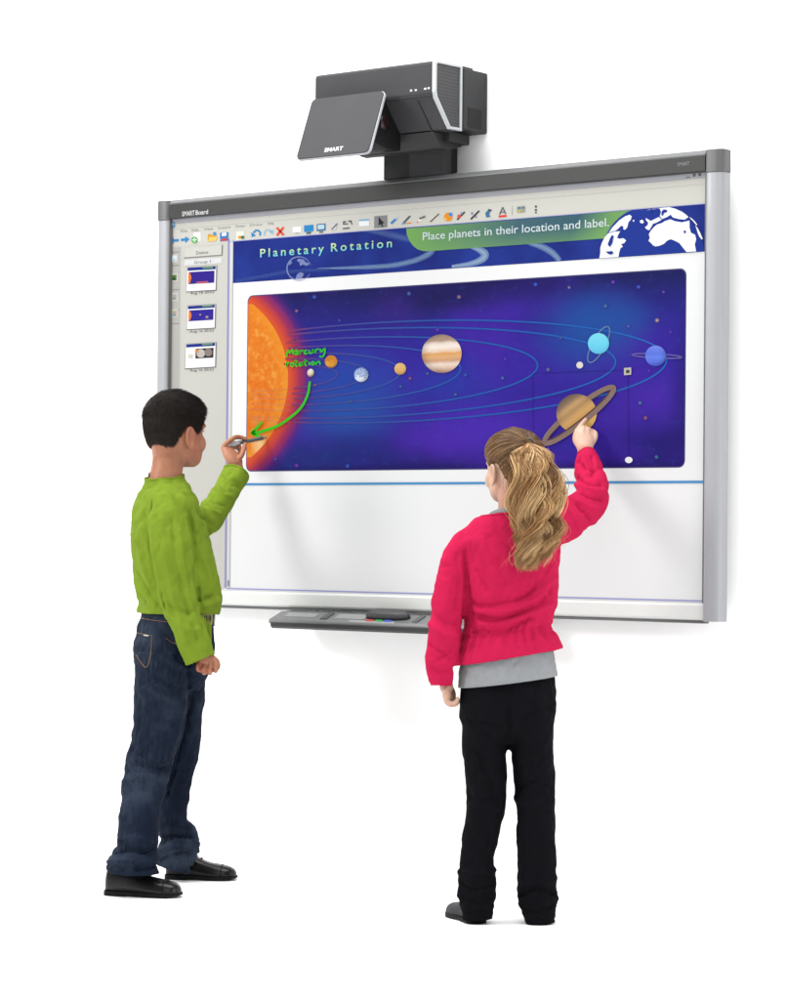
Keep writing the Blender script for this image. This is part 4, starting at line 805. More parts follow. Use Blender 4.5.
class Head:
    def __init__(s, O, h, F, U=UPV, cheek=1.0):
        s.O, s.h = np.asarray(O), h; s.U = unit(U); s.F = unit(F-s.U*(F@s.U)); s.L = np.cross(s.U, s.F); s.cheek = cheek
    def p(s, x, y, z): return s.O+s.h*(x*s.F+y*s.L+z*s.U)
    def skull(s):
        V, Fc, n = [], [], 40; D = catmull(HEAD, 2)
        for z, f, b, w in D:
            for j in range(n):
                t = 2*PI*j/n; c, q = math.cos(t), math.sin(t); e = 0.92
                cx = math.copysign(abs(c)**e, c); sy = math.copysign(abs(q)**e, q); m = (f+b)/2; x0 = m if z < .2 else -.05+0*m
                x = x0+cx*((f-x0) if c > 0 else (x0-b)); V.append(s.p(x, sy*w, z))
        m = len(D)
        for i in range(m-1):
            for j in range(n): k = (j+1) % n; Fc.append((i*n+j, i*n+k, (i+1)*n+k, (i+1)*n+j))
        Fc.append(tuple(range(n))[::-1]); Fc.append(tuple((m-1)*n+j for j in range(n))); return np.array(V), Fc
    def parts(s):
        h = s.h; out = [s.skull()]
        out.append(tube([s.p(.385, 0, .56), s.p(.425, 0, .47), s.p(.475, 0, .375)], [.022*h, .03*h, .042*h], ref=s.L, n=14, cap='round'))       # nose
        out.append(tube([s.p(.40, .05, .355), s.p(.435, 0, .35), s.p(.40, -.05, .355)], [.03*h, .03*h, .03*h], ref=s.U, n=12, cap='round'))
        out.append(tube([s.p(.37, .11, .255), s.p(.418, .04, .262), s.p(.428, 0, .258), s.p(.418, -.04, .262), s.p(.37, -.11, .255)], [.012*h, .022*h, .022*h, .022*h, .012*h], ref=s.U, n=12, cap='round'))  # upper lip
        out.append(tube([s.p(.37, .10, .238), s.p(.415, .035, .222), s.p(.42, 0, .22), s.p(.415, -.035, .222), s.p(.37, -.10, .238)], [.012*h, .022*h, .025*h, .022*h, .012*h], ref=s.U, n=12, cap='round'))
        out.append(sphere(s.p(.33, 0, .075), (.085*h, .11*h, .075*h), 16, (s.F, s.L, s.U)))                                                           # chin
        for q in (1, -1):
            out.append(sphere(s.p(.255, q*.175, .33), (.125*h, .135*h*s.cheek, .15*h), 18, (s.F, s.L, s.U)))                                           # cheeks
            out.append(tube([s.p(.36, q*.07, .575), s.p(.355, q*.16, .59), s.p(.30, q*.25, .57)], [.03*h, .034*h, .03*h], ref=s.U, n=12, cap='round'))  # brow
            out.append(s.ear(q))
        return out
    def ear(s, q):
        h = s.h; a = math.radians(6); n_ = unit(q*s.L*math.cos(a)+s.F*math.sin(a)); bk = unit(-s.F*math.cos(a)+q*s.L*math.sin(a)); t = math.radians(10)
        up = unit(s.U*math.cos(t)+bk*math.sin(t)); bk = unit(np.cross(n_, up)*(-q) if False else bk-up*(bk@up))
        c = s.p(-.09, q*.352, .40)+bk*.028*h+n_*.018*h; wd, ht = .102*h, .160*h
        prof = [(0, -.95), (.5, -.85), (.86, -.30), (1.0, .10), (.97, .42), (.86, .50), (.74, .18), (.58, -.16), (.36, -.46), (.16, -.55)]
        V, Fc, n = [c+n_*prof[0][1]*wd*.6], [], 26
        for r, z in prof[1:]:
            for j in range(n):
                th = 2*PI*j/n; cx, sz = math.cos(th), math.sin(th); k = 1.0+0.16*sz
                rim = 1.0 if (cx > -0.55 or sz > 0.2) else 0.55     # the rim fades where the ear joins the cheek
                zz = z*(rim if z > 0 else 1.0)
                V.append(c+bk*wd*r*cx*k+up*ht*r*sz+n_*zz*wd*.6)
        for j in range(n): Fc.append((0, 1+(j+1) % n, 1+j))
        m = len(prof)-1
        for i in range(m-1):
            for j in range(n): k = (j+1) % n; Fc.append((1+i*n+j, 1+i*n+k, 1+(i+1)*n+k, 1+(i+1)*n+j))
        V.append(c+n_*-.56*wd*.6); Fc += [(len(V)-1, 1+(m-1)*n+j, 1+(m-1)*n+(j+1) % n) for j in range(n)]
        V = np.array(V)
        if np.dot(np.cross(bk, up), n_) < 0: Fc = [f[::-1] for f in Fc]
        return V, Fc
    def sculpt(s, V, Nn):
        """eye sockets and the groove under the lip"""
        for q in (1, -1):
            c = s.p(.40, q*.15, .50); d = np.linalg.norm((V-c)*1.0, axis=1); V = V-np.outer(np.exp(-(d/(.085*s.h))**2)*.028*s.h, s.F)
        return V
    def grid(s, zl, nphi=96, nz=44):
        ph = np.linspace(0, 2*PI, nphi, endpoint=False); zz = np.concatenate([np.linspace(zl, .8, nz//2, endpoint=False), .8+.2*np.sin(np.linspace(0, PI/2*.985, nz-nz//2))])
        G = np.zeros((nz, nphi, 3))
        for i, z in enumerate(zz):
            f, b, w = head_slice(z); x0 = (f+b)/2 if z < .2 else -.05
            for j, t in enumerate(ph):
                c, q = math.cos(t), math.sin(t); cx = math.copysign(abs(c)**.92, c); sy = math.copysign(abs(q)**.92, q)
                G[i, j] = (x0+cx*((f-x0) if c > 0 else (x0-b)), sy*w, z)
        T1 = np.roll(G, -1, 1)-np.roll(G, 1, 1); T2 = np.gradient(G, axis=0); Nn = np.cross(T1, T2); Nn /= np.linalg.norm(Nn, axis=2)[..., None]+1e-9
        return ph, zz, G, Nn
    def toW(s, G): return s.O+s.h*(G[..., 0:1]*s.F+G[..., 1:2]*s.L+G[..., 2:3]*s.U)
    def dirW(s, G): return G[..., 0:1]*s.F+G[..., 1:2]*s.L+G[..., 2:3]*s.U
def cap_mesh(P):
    nz, n, _ = P.shape; V = P.reshape(-1, 3); Fc = [(i*n+j, i*n+(j+1) % n, (i+1)*n+(j+1) % n, (i+1)*n+j) for i in range(nz-1) for j in range(n)]
    return V, Fc
def torso(K, rows, F, n=28, cap='flat', p=2.25):
    """rows: (u, v, Y, depth semi-axis m, lateral semi-axis m)"""
    return tube([K.P(*r[:3]) for r in rows], [(r[3], r[4]) for r in rows], ref=F, n=n, sub=4, cap=cap, p=p)
def limb(K, rows, ref=(0, 1, 0), n=20, cap='round', p=2.0):
    """rows: (u, v, Y, radius px)"""
    return tube([(K.P(*r[:3]) if abs(r[0]) > 5 else np.array(r[:3])) for r in rows], [r[3]/K.S if np.isscalar(r[3]) else (r[3][0]/K.S, r[3][1]/K.S) for r in rows], ref=ref, n=n, sub=4, cap=cap, p=p)
def relax(V, Fc, it=2, lam=0.5, mask=None):
    e = np.array([(a, b2) for f in Fc for a, b2 in zip(f, f[1:]+f[:1])]); cnt = np.zeros(len(V)); np.add.at(cnt, e[:, 0], 1); np.add.at(cnt, e[:, 1], 1)
    for _ in range(it):
        S = np.zeros_like(V); np.add.at(S, e[:, 0], V[e[:, 1]]); np.add.at(S, e[:, 1], V[e[:, 0]]); D_ = lam*(S/np.maximum(cnt, 1)[:, None]-V); V = V+(D_ if mask is None else D_*mask[:, None])
    return V
def wrinkle(V, Nn, amp, scale, seed, stretch=(1, 1, .6)):
    """slack cloth: two warped crease fields of different size plus fine unevenness"""
    wv = np.stack([fbm(V, scale*.5, seed+40*k) for k in range(3)], 1)*.05; W_ = V+wv
    d = 1.6*ridged(W_, scale, seed, stretch)+.6*ridged(W_, scale*2.1, seed+5, stretch)+.25*fbm(V, scale*3.5, seed+9)
    return V+Nn*(d*amp)[:, None]
def finger(K, rows, r): return tube([K.P(*q) for q in rows], [r*1.04]+[r]*(len(rows)-2)+[r*.86], ref=(0.2, 1, 0.1), n=12, sub=4, cap='round')

def skin(name, rgb, k, blush):
    m, nt, b = new_mat(name); tc = N(nt, 'ShaderNodeTexCoord'); base = lin(rgb)*k
    nz = N(nt, 'ShaderNodeTexNoise', Scale=38.0, Detail=5.0, Roughness=0.65); nt.links.new(tc.outputs['Object'], nz.inputs['Vector'])
    n2 = N(nt, 'ShaderNodeTexNoise', Scale=14.0, Detail=2.0); nt.links.new(tc.outputs['Object'], n2.inputs['Vector'])
    rp = ramp(nt, [(0.3, base*0.82), (0.7, base*1.12)], nz.outputs[0]); c = mixc(nt, rp.outputs[0], lin(blush)*k, math_n(nt, 'MULTIPLY', ramp(nt, [(0.35, (0, 0, 0)), (0.7, (1, 1, 1))], n2.outputs[0]).outputs[0], 0.75))
    nt.links.new(c, b.inputs['Base Color']); b.inputs['Roughness'].default_value = 0.52; b.inputs['Specular IOR Level'].default_value = 0.35
    b.inputs['Subsurface Weight'].default_value = 0.18; b.inputs['Subsurface Radius'].default_value = (0.9, 0.35, 0.2); b.inputs['Subsurface Scale'].default_value = 0.006
    n3 = N(nt, 'ShaderNodeTexNoise', Scale=260.0, Detail=3.0); nt.links.new(tc.outputs['Object'], n3.inputs['Vector'])
    bp = N(nt, 'ShaderNodeBump', Strength=0.3, Distance=0.001); nt.links.new(n3.outputs[0], bp.inputs['Height']); nt.links.new(bp.outputs[0], b.inputs['Normal']); return m
def hair_mat(name, dark, mid, light, k, rough=0.42):
    m, nt, b = new_mat(name); a = N(nt, 'ShaderNodeAttribute'); a.attribute_name = 'tint'
    rp = ramp(nt, [(0.0, lin(dark)*k), (0.5, lin(mid)*k), (1.0, lin(light)*k)], a.outputs['Fac']); nt.links.new(rp.outputs[0], b.inputs['Base Color'])
    b.inputs['Roughness'].default_value = rough; b.inputs['Specular IOR Level'].default_value = 0.2; return m
def fabric(name, rgb, k, weave=900, var=0.08, vscale=9, rough=0.85, bump=0.25, streak=None, sheen=0.15, spec=0.04):
    m, nt, b = new_mat(name); base = lin(rgb)*k; tc = N(nt, 'ShaderNodeTexCoord')
    n1 = N(nt, 'ShaderNodeTexNoise', Scale=vscale, Detail=4.0, Roughness=0.6); nt.links.new(tc.outputs['Object'], n1.inputs['Vector'])
    c = ramp(nt, [(0.3, base*(1-var)), (0.7, base*(1+var))], n1.outputs[0]).outputs[0]
    n2 = N(nt, 'ShaderNodeTexNoise', Scale=weave, Detail=2.0); nt.links.new(tc.outputs['Object'], n2.inputs['Vector'])
    c = mixc(nt, c, base*1.25, math_n(nt, 'MULTIPLY', n2.outputs[0], 0.3))
    if streak is not None:
        mp = N(nt, 'ShaderNodeMapping'); mp.inputs['Scale'].default_value = (46, 46, 7); nt.links.new(tc.outputs['Object'], mp.inputs['Vector'])
        n3 = N(nt, 'ShaderNodeTexNoise', Scale=3.0, Detail=5.0, Roughness=0.7); nt.links.new(mp.outputs[0], n3.inputs['Vector'])
        n4 = N(nt, 'ShaderNodeTexNoise', Scale=5.5, Detail=2.0); nt.links.new(tc.outputs['Object'], n4.inputs['Vector'])
        f = math_n(nt, 'MULTIPLY', ramp(nt, [(0.4, (0, 0, 0)), (0.75, (1, 1, 1))], n3.outputs[0]).outputs[0], ramp(nt, [(0.35, (0, 0, 0)), (0.7, (1, 1, 1))], n4.outputs[0]).outputs[0])
        c = mixc(nt, c, lin(streak)*k, math_n(nt, 'MULTIPLY', f, 0.55))
        n7 = N(nt, 'ShaderNodeTexNoise', Scale=6.5, Detail=4.0, Roughness=0.6); nt.links.new(tc.outputs['Object'], n7.inputs['Vector'])
        c = mixc(nt, c, lin(streak)*k, math_n(nt, 'MULTIPLY', ramp(nt, [(0.5, (0, 0, 0)), (0.72, (1, 1, 1))], n7.outputs[0]).outputs[0], 0.42))
    nt.links.new(c, b.inputs['Base Color']); b.inputs['Roughness'].default_value = rough; b.inputs['Specular IOR Level'].default_value = spec
    n5 = N(nt, 'ShaderNodeTexNoise', Scale=weave*0.8, Detail=2.0); nt.links.new(tc.outputs['Object'], n5.inputs['Vector'])
    n6 = N(nt, 'ShaderNodeTexNoise', Scale=28, Detail=3.0); nt.links.new(tc.outputs['Object'], n6.inputs['Vector'])
    h = math_n(nt, 'ADD', n5.outputs[0], math_n(nt, 'MULTIPLY', n6.outputs[0], 3.0))
    bp = N(nt, 'ShaderNodeBump', Strength=bump, Distance=0.0016); nt.links.new(h, bp.inputs['Height']); nt.links.new(bp.outputs[0], b.inputs['Normal']); return m

def shoe(K, heel, toe, lift, mat, sole_mat, parent, wide=1.0):
    """low leather shoe from heel point to toe point (floor positions, local)"""
    heel, toe = np.asarray(heel, float), np.asarray(toe, float); heel[2] = toe[2] = 0; L = np.linalg.norm(toe-heel); d = (toe-heel)/L; sd = np.cross(UPV, d)
    W_ = L*wide
    up = [(0.0, .045, .20, .0), (.012, .080, .30, .0), (.05, .115, .37, .0), (.12, .135, .41, .0), (.24, .142, .42, .0), (.36, .148, .37, .004), (.48, .160, .30, .008), (.60, .178, .25, .01), (.72, .188, .225, .012), (.83, .178, .205, .010), (.91, .148, .185, .006), (.96, .108, .16, .003), (.985, .07, .135, .001), (1.0, .02, .10, .0)]
    D = catmull(up, 3); V, Fc, n = [], [], 22; z0 = .046*L
    for x, w, zt, off in D:
        for j in range(n):
            t = PI*j/(n-1); c, s_ = math.cos(t), math.sin(t); yy = math.copysign(abs(c)**.75, c)*w*W_; zz = z0+(zt*L-z0)*abs(s_)**.7
            V.append(heel+d*x*L+sd*(yy+off*L)+UPV*zz)
    m = len(D)
    for i in range(m-1):
        for j in range(n-1): Fc.append((i*n+j, (i+1)*n+j, (i+1)*n+j+1, i*n+j+1))
        Fc.append((i*n+n-1, (i+1)*n+n-1, (i+1)*n, i*n))
    Fc.append(tuple(range(n))); Fc.append(tuple((m-1)*n+j for j in range(n))[::-1])
    V = np.array(V); r_ = np.array([noise.noise(Vector(p*28)) for p in V]); V = V+np.outer(r_, UPV)*0.0012
    o = mesh_obj('shoe', V, Fc, mat, parent, smooth=True)
    # sole with a separate heel block
    sb = bmesh.new(); xs = .5-.5*np.cos(np.linspace(0, PI, 48)); wv = np.interp(xs, D[:, 0], D[:, 1])*W_+.002; of = np.interp(xs, D[:, 0], D[:, 3])*L
    zb = np.where(xs < .30, 0.0, np.where(xs < .36, .020*L*4*(xs-.30)/.06*.25, np.interp(xs, [.36, .55, .85, 1.0], [.020*L, .0, .0, .035*L]))); ztp = z0+.004*0+np.interp(xs, [0, .85, 1], [.004, .003, .004])
    ring = [[sb.verts.new(heel+d*(x*(L+.006)-.003)+sd*(of[i]+s1*wv[i])+UPV*zz) for (s1, zz) in ((-1, zb[i]), (1, zb[i]), (1, ztp[i]), (-1, ztp[i]))] for i, x in enumerate(xs)]
    for a, b2 in zip(ring[:-1], ring[1:]):
        for q in range(4): sb.faces.new((a[q], a[(q+1) % 4], b2[(q+1) % 4], b2[q]))
    sb.faces.new(ring[0][::-1]); sb.faces.new(ring[-1]); bm_obj('sole', sb, sole_mat, o, bevel=0.0015)
    zs = np.interp(.80, D[:, 0], D[:, 2])*L; cap_ = [heel+d*(.80-.05*abs(math.cos(t))*0)*L+sd*(math.copysign(abs(math.cos(t))**.75, math.cos(t))*np.interp(.80, D[:, 0], D[:, 1])*W_+.011*L)+UPV*(z0+(zs-z0)*abs(math.sin(t))**.7+.0006) for t in np.linspace(.06, PI-.06, 22)]
    mesh_obj('toe_seam', *tube(cap_, [.0016]*22, ref=d, n=6, sub=1), sole_mat, o, smooth=True)
    lv_, lf = [], []
    for x in (.36, .43, .50):
        zt = np.interp(x, D[:, 0], D[:, 2])*L; pts = [heel+d*(x+.01*abs(q))*L+sd*(q*.06*L+.006*L)+UPV*(z0+(zt-z0)*(1-(q*.4)**2)+.002) for q in (-1, -.5, 0, .5, 1)]
        lv_.append(tube(pts, [.0024]*5, ref=(0, 0, 1), n=8, sub=2))
    mesh_obj('lace', *join(lv_), sole_mat, o, smooth=True); return o

# ================================================================== the boy
B = Kid(-0.432, -0.556)
FB, FS, FH = facing(8), facing(20), facing(52)
RB = lambda F: np.array([F[1], -F[0], 0.0])
hd = Head(B.P(175.5, 466.5, 0.02), 0.204, FH, U=(0.01, 0, 1.0), cheek=.95)
body = hd.parts()
body.append(tube([B.P(165.6, 487, 0.0), B.P(166.4, 472, 0.0), B.P(168.6, 458, 0.008), hd.p(-.13, 0, .33)], [(.056, .056), (.0465, .0455), (.0475, .047), (.058, .056)], ref=FS, n=24, cap='round'))
body.append(torso(B, [(174, 640, 0, .070, .095), (174, 590, 0, .072, .104), (170, 550, 0, .085, .125), (166, 518, 0, .080, .120), (165, 502, 0, .06, .09), (166, 488, 0, .045, .05)], FS, cap='round'))
# right arm hanging, left arm up to the board
body.append(limb(B, [(165, 512, -.09, 9), (168, 535, -.145, 12), (174, 585, -.155, 9.5), (189.5, 625, -.15, 8), (202.5, 653, -.15, 7.2), (205.5, 660, -.148, 7.6)]))
body.append(limb(B, [(161, 510, .09, 9), (182, 515, .2, 11), (205, 520, .26, 9.5), (221, 500, .33, 9), (234.5, 475, .405, 7.2), (236.5, 468, .42, 7.2)]))
# legs, ending in the shoes
def floor_pt(K, u, v): return K.loc(CAM+ray(u, v)*(-CAM[2]/ray(u, v)[2]))
h1, t1 = floor_pt(B, 106, 894.5), floor_pt(B, 181, 897.5); h2, t2 = floor_pt(B, 166, 878.5), floor_pt(B, 236.5, 880)
print('SHOE', h1, t1, h2, t2)
ANK = [[tuple(h_+(t_-h_)*q+UPV*z)+(r,) for q, z, r in ((.25, .085, 6.6), (.25, .05, 6.6))] for h_, t_ in ((h1, t1), (h2, t2))]
body.append(limb(B, [(167, 655, -.05, 16), (163, 695, -.072, 18), (150, 765, -.10, 14), (138, 830, -.14, 9), (133, 858, -.155, 7)]+ANK[0]))
body.append(limb(B, [(177, 655, .05, 16), (182, 695, .088, 16), (178, 765, .12, 10.5), (173, 826, .15, 7)]+ANK[1]))
# right hand: loose fist, knuckles down
S_ = B.S
body.append(tube([B.P(203.5, 654, -.150), B.P(206, 661, -.152), B.P(207.5, 666, -.150)], [(.015, .024), (.0155, .030), (.014, .031)], ref=(0, 1, 0), n=18, cap='round'))
for u0, v0, u1, v1, dy in ((198.9, 664.5, 198.0, 670.0, 0), (204.2, 666.6, 203.6, 673.0, -.004), (209.8, 666.2, 209.6, 673.4, -.004), (215.2, 663.6, 215.4, 671.0, 0)):
    body.append(finger(B, [(u0, v0-2, -.158+dy), (u1, v1-3, -.166+dy), (u1+.3, v1, -.152+dy), (u1+.3, v1-1.5, -.132+dy), (u0+.6, v0-1, -.128+dy)], .0064))
body.append(finger(B, [(212, 657, -.132), (217.0, 661.5, -.128), (217.6, 667, -.134), (214.5, 670, -.140)], .0078))
# left hand: pen held between thumb and bent fingers
pen_tail, pen_tip = B.loc(on_board(266.2, 437.2, -0.004)), None
PTIP = B.loc(on_board(266.4, 437.2, -0.003)); PT = B.P(226.6, 445.4, PTIP[1]-0.075)
pd = unit(PTIP-PT); plen = np.linalg.norm(PTIP-PT)
def onpen(t, du=0, dv=0, dY=0.0):
    """a point beside the pen axis, t along it"""
    return PT+(PTIP-PT)*t+np.array([du/325, dY, -dv/325])
YH = PT[1]
body.append(tube([B.P(236.6, 470, .42), B.P(235.2, 463, YH-.025), B.P(231.2, 455, YH-.012), B.P(227.6, 449.5, YH+.008)], [(.014, .020), (.0145, .027), (.014, .030), (.012, .024)], ref=(0.6, -0.75, 0.2), n=18, cap='round'))
def fing(pts, r): return tube(pts, [r*1.05]+[r]*(len(pts)-2)+[r*.85], ref=(0.2, 1, 0.1), n=12, sub=5, cap='round')
body.append(fing([B.P(227.2, 452, YH+.004), B.P(223.8, 446.5, YH-.004), onpen(.06, 2.5, -5.6, -.004), onpen(.28, 0, -6.0, 0), onpen(.42, 2.2, -3.2, -.004)], .0076))     # index over the pen
body.append(fing([B.P(234.4, 464, YH-.024), B.P(241.2, 456, YH-.020), B.P(243.4, 449.5, YH+.0), onpen(.43, 1.6, 2.4, -.012)], .0082))                     # thumb
for k, (dy, dv) in enumerate(((.019, .6), (.035, 2.4), (.049, 4.8))):                                                                                  # the other three, curled behind
    r = (.0074, .0070, .0062)[k]
    body.append(fing([B.P(228.6, 455.5+dv*.6, YH+.008+dy*.9), B.P(224.6, 449.0+dv, YH+dy), B.P(229.5, 442.6+dv, YH+.008+dy), B.P(237.5, 443.6+dv, YH+.016+dy), B.P(240.0, 448.6+dv, YH+.008+dy)], r))
bv, bf, bn = blob(body, 0.0020, 4, 0.5); bv = relax(hd.sculpt(bv, bn), bf, 10, .5, head_mask(hd, bv))
boy = mesh_obj('person', bv, bf, skin('boy_skin', (202, 138, 102), 0.46, (196, 112, 84)), smooth=True)
boy.location = B.o; boy.rotation_euler = (0, 0, YAW)
tag(boy, 'boy in lime green sweater and dark jeans writing on the whiteboard with a pen', 'person')
# eyes and brows
def eyes(H, parent, iris, brow):
    em = plain('eye_white', (0.45, 0.44, 0.42), rough=0.2, var=0); im = plain('iris', iris, rough=0.15, var=0); bmt = plain('eyebrow_hair', brow, rough=0.7, var=0.1)
    for q in (1, -1):
        c = H.p(.305, q*.152, .498); e = mesh_obj('eye', *sphere(c, .062*H.h, 20, (H.F, H.L, H.U)), em, parent, smooth=True)
        mesh_obj('iris', *sphere(c+H.F*.040*H.h, (.026*H.h, .03*H.h, .03*H.h), 14, (H.F, H.L, H.U)), im, e, smooth=True)
        mesh_obj('eyebrow', *tube([H.p(.405, q*.065, .585), H.p(.402, q*.15, .612), H.p(.34, q*.245, .585)], [(.010*H.h, .02*H.h), (.012*H.h, .022*H.h), (.008*H.h, .014*H.h)], ref=H.F, n=10, cap='round'), bmt, parent, smooth=True)
        mesh_obj('eyelash', *tube([H.p(.372, q*.10, .522), H.p(.385, q*.155, .53), H.p(.345, q*.21, .515)], [(.010*H.h, .005*H.h)]*3, ref=H.F, n=8, cap='round'), bmt, parent, smooth=True)
eyes(hd, boy, (0.03, 0.016, 0.01), (0.012, 0.009, 0.008))
# ---- short dark hair
hb = hair_mat('dark_hair', (20, 17, 15), (42, 34, 30), (84, 68, 57), 0.36, 0.5)
ph, zz, G, Gn = hd.grid(0.06)
deg = np.abs((np.degrees(ph)+180) % 360-180)
zh = np.interp(deg, [0, 18, 32, 46, 58, 66, 74, 82, 90, 98, 106, 116, 128, 142, 160, 180], [.83, .83, .80, .755, .70, .56, .46, .44, .55, .585, .565, .47, .35, .25, .19, .165])
zh = zh-.075*np.exp(-((np.degrees(ph)-126)/20)**2)+rng.normal(0, .008, len(zh)); mask = zz[:, None]-zh[None, :]
mask = np.stack([np.convolve(np.concatenate([m[-2:], m, m[:2]]), [.1, .2, .4, .2, .1], 'valid') for m in mask])
rise = np.clip(mask/0.16, -1, 1); thick = np.where(rise > 0, -0.001+0.0105*np.sqrt(np.clip(rise, 0, 1)), 0.002+0.03*rise)
thick += np.where(rise > .2, .0025*np.clip((zz[:, None]-.72)/.2, 0, 1), 0)
Pw = hd.toW(G); Nw = hd.dirW(Gn)
nzv = np.array([[noise.noise(Vector(p*60)) for p in row] for row in Pw])
capP = Pw+Nw*((thick-0.0035)+nzv*.0008*(rise > 0))[..., None]
cvf = cap_mesh(capP)
flat_i = [(i, j) for i in range(len(zz)) for j in range(len(ph)) if rise[i, j] > -.45]
wts = np.array([np.linalg.norm(np.cross(G[min(i+1, len(zz)-1), j]-G[i-1, j], G[i, (j+1) % len(ph)]-G[i, j])) for i, j in flat_i]); wts /= wts.sum()
pick = rng.choice(len(flat_i), 22000, p=wts); paths, tint = [], []
for q in pick:
    i, j = flat_i[q]; i2 = min(i+1, len(zz)-1); a, b2 = rng.random(2); j2 = (j+1) % len(ph)
    base = (Pw[i, j]*(1-a)+Pw[i2, j]*a)*(1-b2)+(Pw[i, j2]*(1-a)+Pw[i2, j2]*a)*b2; nn_ = unit(Nw[i, j]); z = zz[i]
    if rise[i, j] < .12 and rng.random() > np.clip((rise[i, j]+.45)/.57, 0, 1)**1.3: continue
    top = min(max((z-.7)/.2, 0), 1); flow = hd.F*(.35+.65*top)-hd.U*(.9-.8*top)+rng.normal(0, .25, 3); flow = unit(flow-nn_*(flow@nn_))
    Lh = (.008+.009*top)*(.75+.5*rng.random())*(0.45+.55*min(max(rise[i, j], 0)*2, 1)); s0 = base+nn_*max(thick[i, j]-.005, -.0004); fade = np.clip((rise[i, j]+.05)/.25, 0, 1); Lh *= .45+.55*fade; wlean = .25+.75*fade
    paths.append([s0, s0+(nn_*.40*wlean+flow*.6)*Lh*.45, s0+(nn_*.46*wlean+flow*1.25)*Lh*.78, s0+(nn_*.42*wlean+flow*1.9)*Lh]); tint.append(min(max(rng.normal(.45, .28), 0), 1))
strands_obj('hair', paths, np.full(len(paths), .00062), hb, boy, (cvf[0], cvf[1]), tint)

# ---- sweater
green = fabric('lime_knit', (138, 166, 50), 0.44, weave=700, var=0.06, bump=0.22)
parts = [torso(B, [(176, 642, 0, .098, .128), (177, 625, 0, .106, .132), (177.2, 612, 0, .1105, .136), (179.5, 600, 0, .119, .141), (178.5, 588, 0, .118, .141), (174, 568, 0, .116, .139), (169.5, 540, 0, .109, .14), (166.5, 518, 0, .098, .148), (166, 503, 0, .084, .146), (165.5, 492, 0, .073, .118), (165, 483, 0, .060, .072), (165.2, 473, 0, .0525, .053), (165.4, 462, 0, .052, .052)], FS, p=2.2),
         limb(B, [(164.5, 496, -.045, 14), (164, 502, -.09, 17), (167, 519, -.12, 19.5), (171, 548, -.14, 20), (174.5, 580, -.15, 18), (182, 612, -.152, 17), (192, 637, -.152, 15.8), (201.5, 660, -.15, 15), (206.5, 672, -.15, 15)], cap='flat'),
         limb(B, [(163, 498, .045, 14), (162, 503, .095, 16.5), (180, 514, .19, 16.5), (204, 522, .265, 15.5), (213, 512, .30, 15), (222, 498, .34, 14), (236.2, 474, .41, 13.8), (241.5, 465, .435, 13.8)], cap='flat')]
sv, sf, sn = blob(parts, 0.0034, 12, 0.5)
c1 = B.P(201.6, 659.2, -.15); d1 = B.P(204.5, 667, -.15)-B.P(192, 637, -.152); sv, sf = cut_open(sv, sf, c1, d1, .075)
c2 = B.P(236.2, 474, .41); d2 = B.P(240, 467.5, .43)-B.P(222, 498, .34); sv, sf = cut_open(sv, sf, c2, d2, .07)
sv, sf = cut_open(sv, sf, B.P(165, 476.5, 0), np.array([-.10, -.12, 1.0]), .10)
sv, sf = cut_open(sv, sf, B.P(177, 613.5, 0), np.array([.0, 0, -1.0]), .155)
sn = normals_of(sv, sf); bvh = BVHTree.FromPolygons([tuple(p) for p in sv], sf)
sv = wrinkle(sv, sn, .0040, 9.0, 3.0, (1, 1, .75))
sn = normals_of(sv, sf)
FOLD = [([(150, 502), (147, 520), (150, 548), (157, 580), (164, 608)], .010, -.009), ([(152, 545), (159, 578), (167, 608)], .010, .005),
        ([(190, 512), (194.5, 540), (197, 575), (201, 606)], .010, -.008), ([(186, 516), (190, 548), (193, 580)], .009, .004),
        ([(130, 560), (140, 580), (152, 596)], .008, -.007), ([(131, 573), (142, 591), (156, 604)], .008, .006), ([(134, 590), (146, 602)], .007, -.006), ([(137, 540), (143, 566), (151, 588)], .010, .005),
        ([(160, 520), (166, 560), (174, 600), (186, 640)], .009, .004), ([(172, 520), (176, 560), (184, 600), (197, 640)], .008, -.005), ([(180, 530), (184, 570), (192, 610), (206, 648)], .009, .004),
        ([(168, 604), (180, 612), (193, 612)], .007, -.005), ([(172, 618), (184, 628), (198, 630)], .008, .004),
        ([(204, 560), (210, 580), (216, 600)], .009, .004), ([(208, 540), (213, 570), (216, 596)], .008, -.004), ([(200, 600), (208, 598), (214, 594)], .006, -.008), ([(202, 606), (211, 604), (218, 599)], .008, .006),
        ([(199, 512), (205, 520), (213, 525)], .007, -.006), ([(203, 503), (211, 511), (220, 514)], .008, .006), ([(209, 495), (217, 503), (227, 506)], .007, -.005), ([(216, 486), (224, 494), (233, 497)], .008, .004), ([(222, 476), (230, 484), (240, 487)], .007, -.004),
        ([(170, 486), (186, 500), (198, 528)], .010, .004), ([(158, 486), (152, 500)], .010, .003)]
sv = relax(B.folds(sv, sn, bvh, FOLD), sf, 1)
sweater = cloth_obj('sweater', sv, sf, green, boy, .0028)
sweater_bvh = bvh
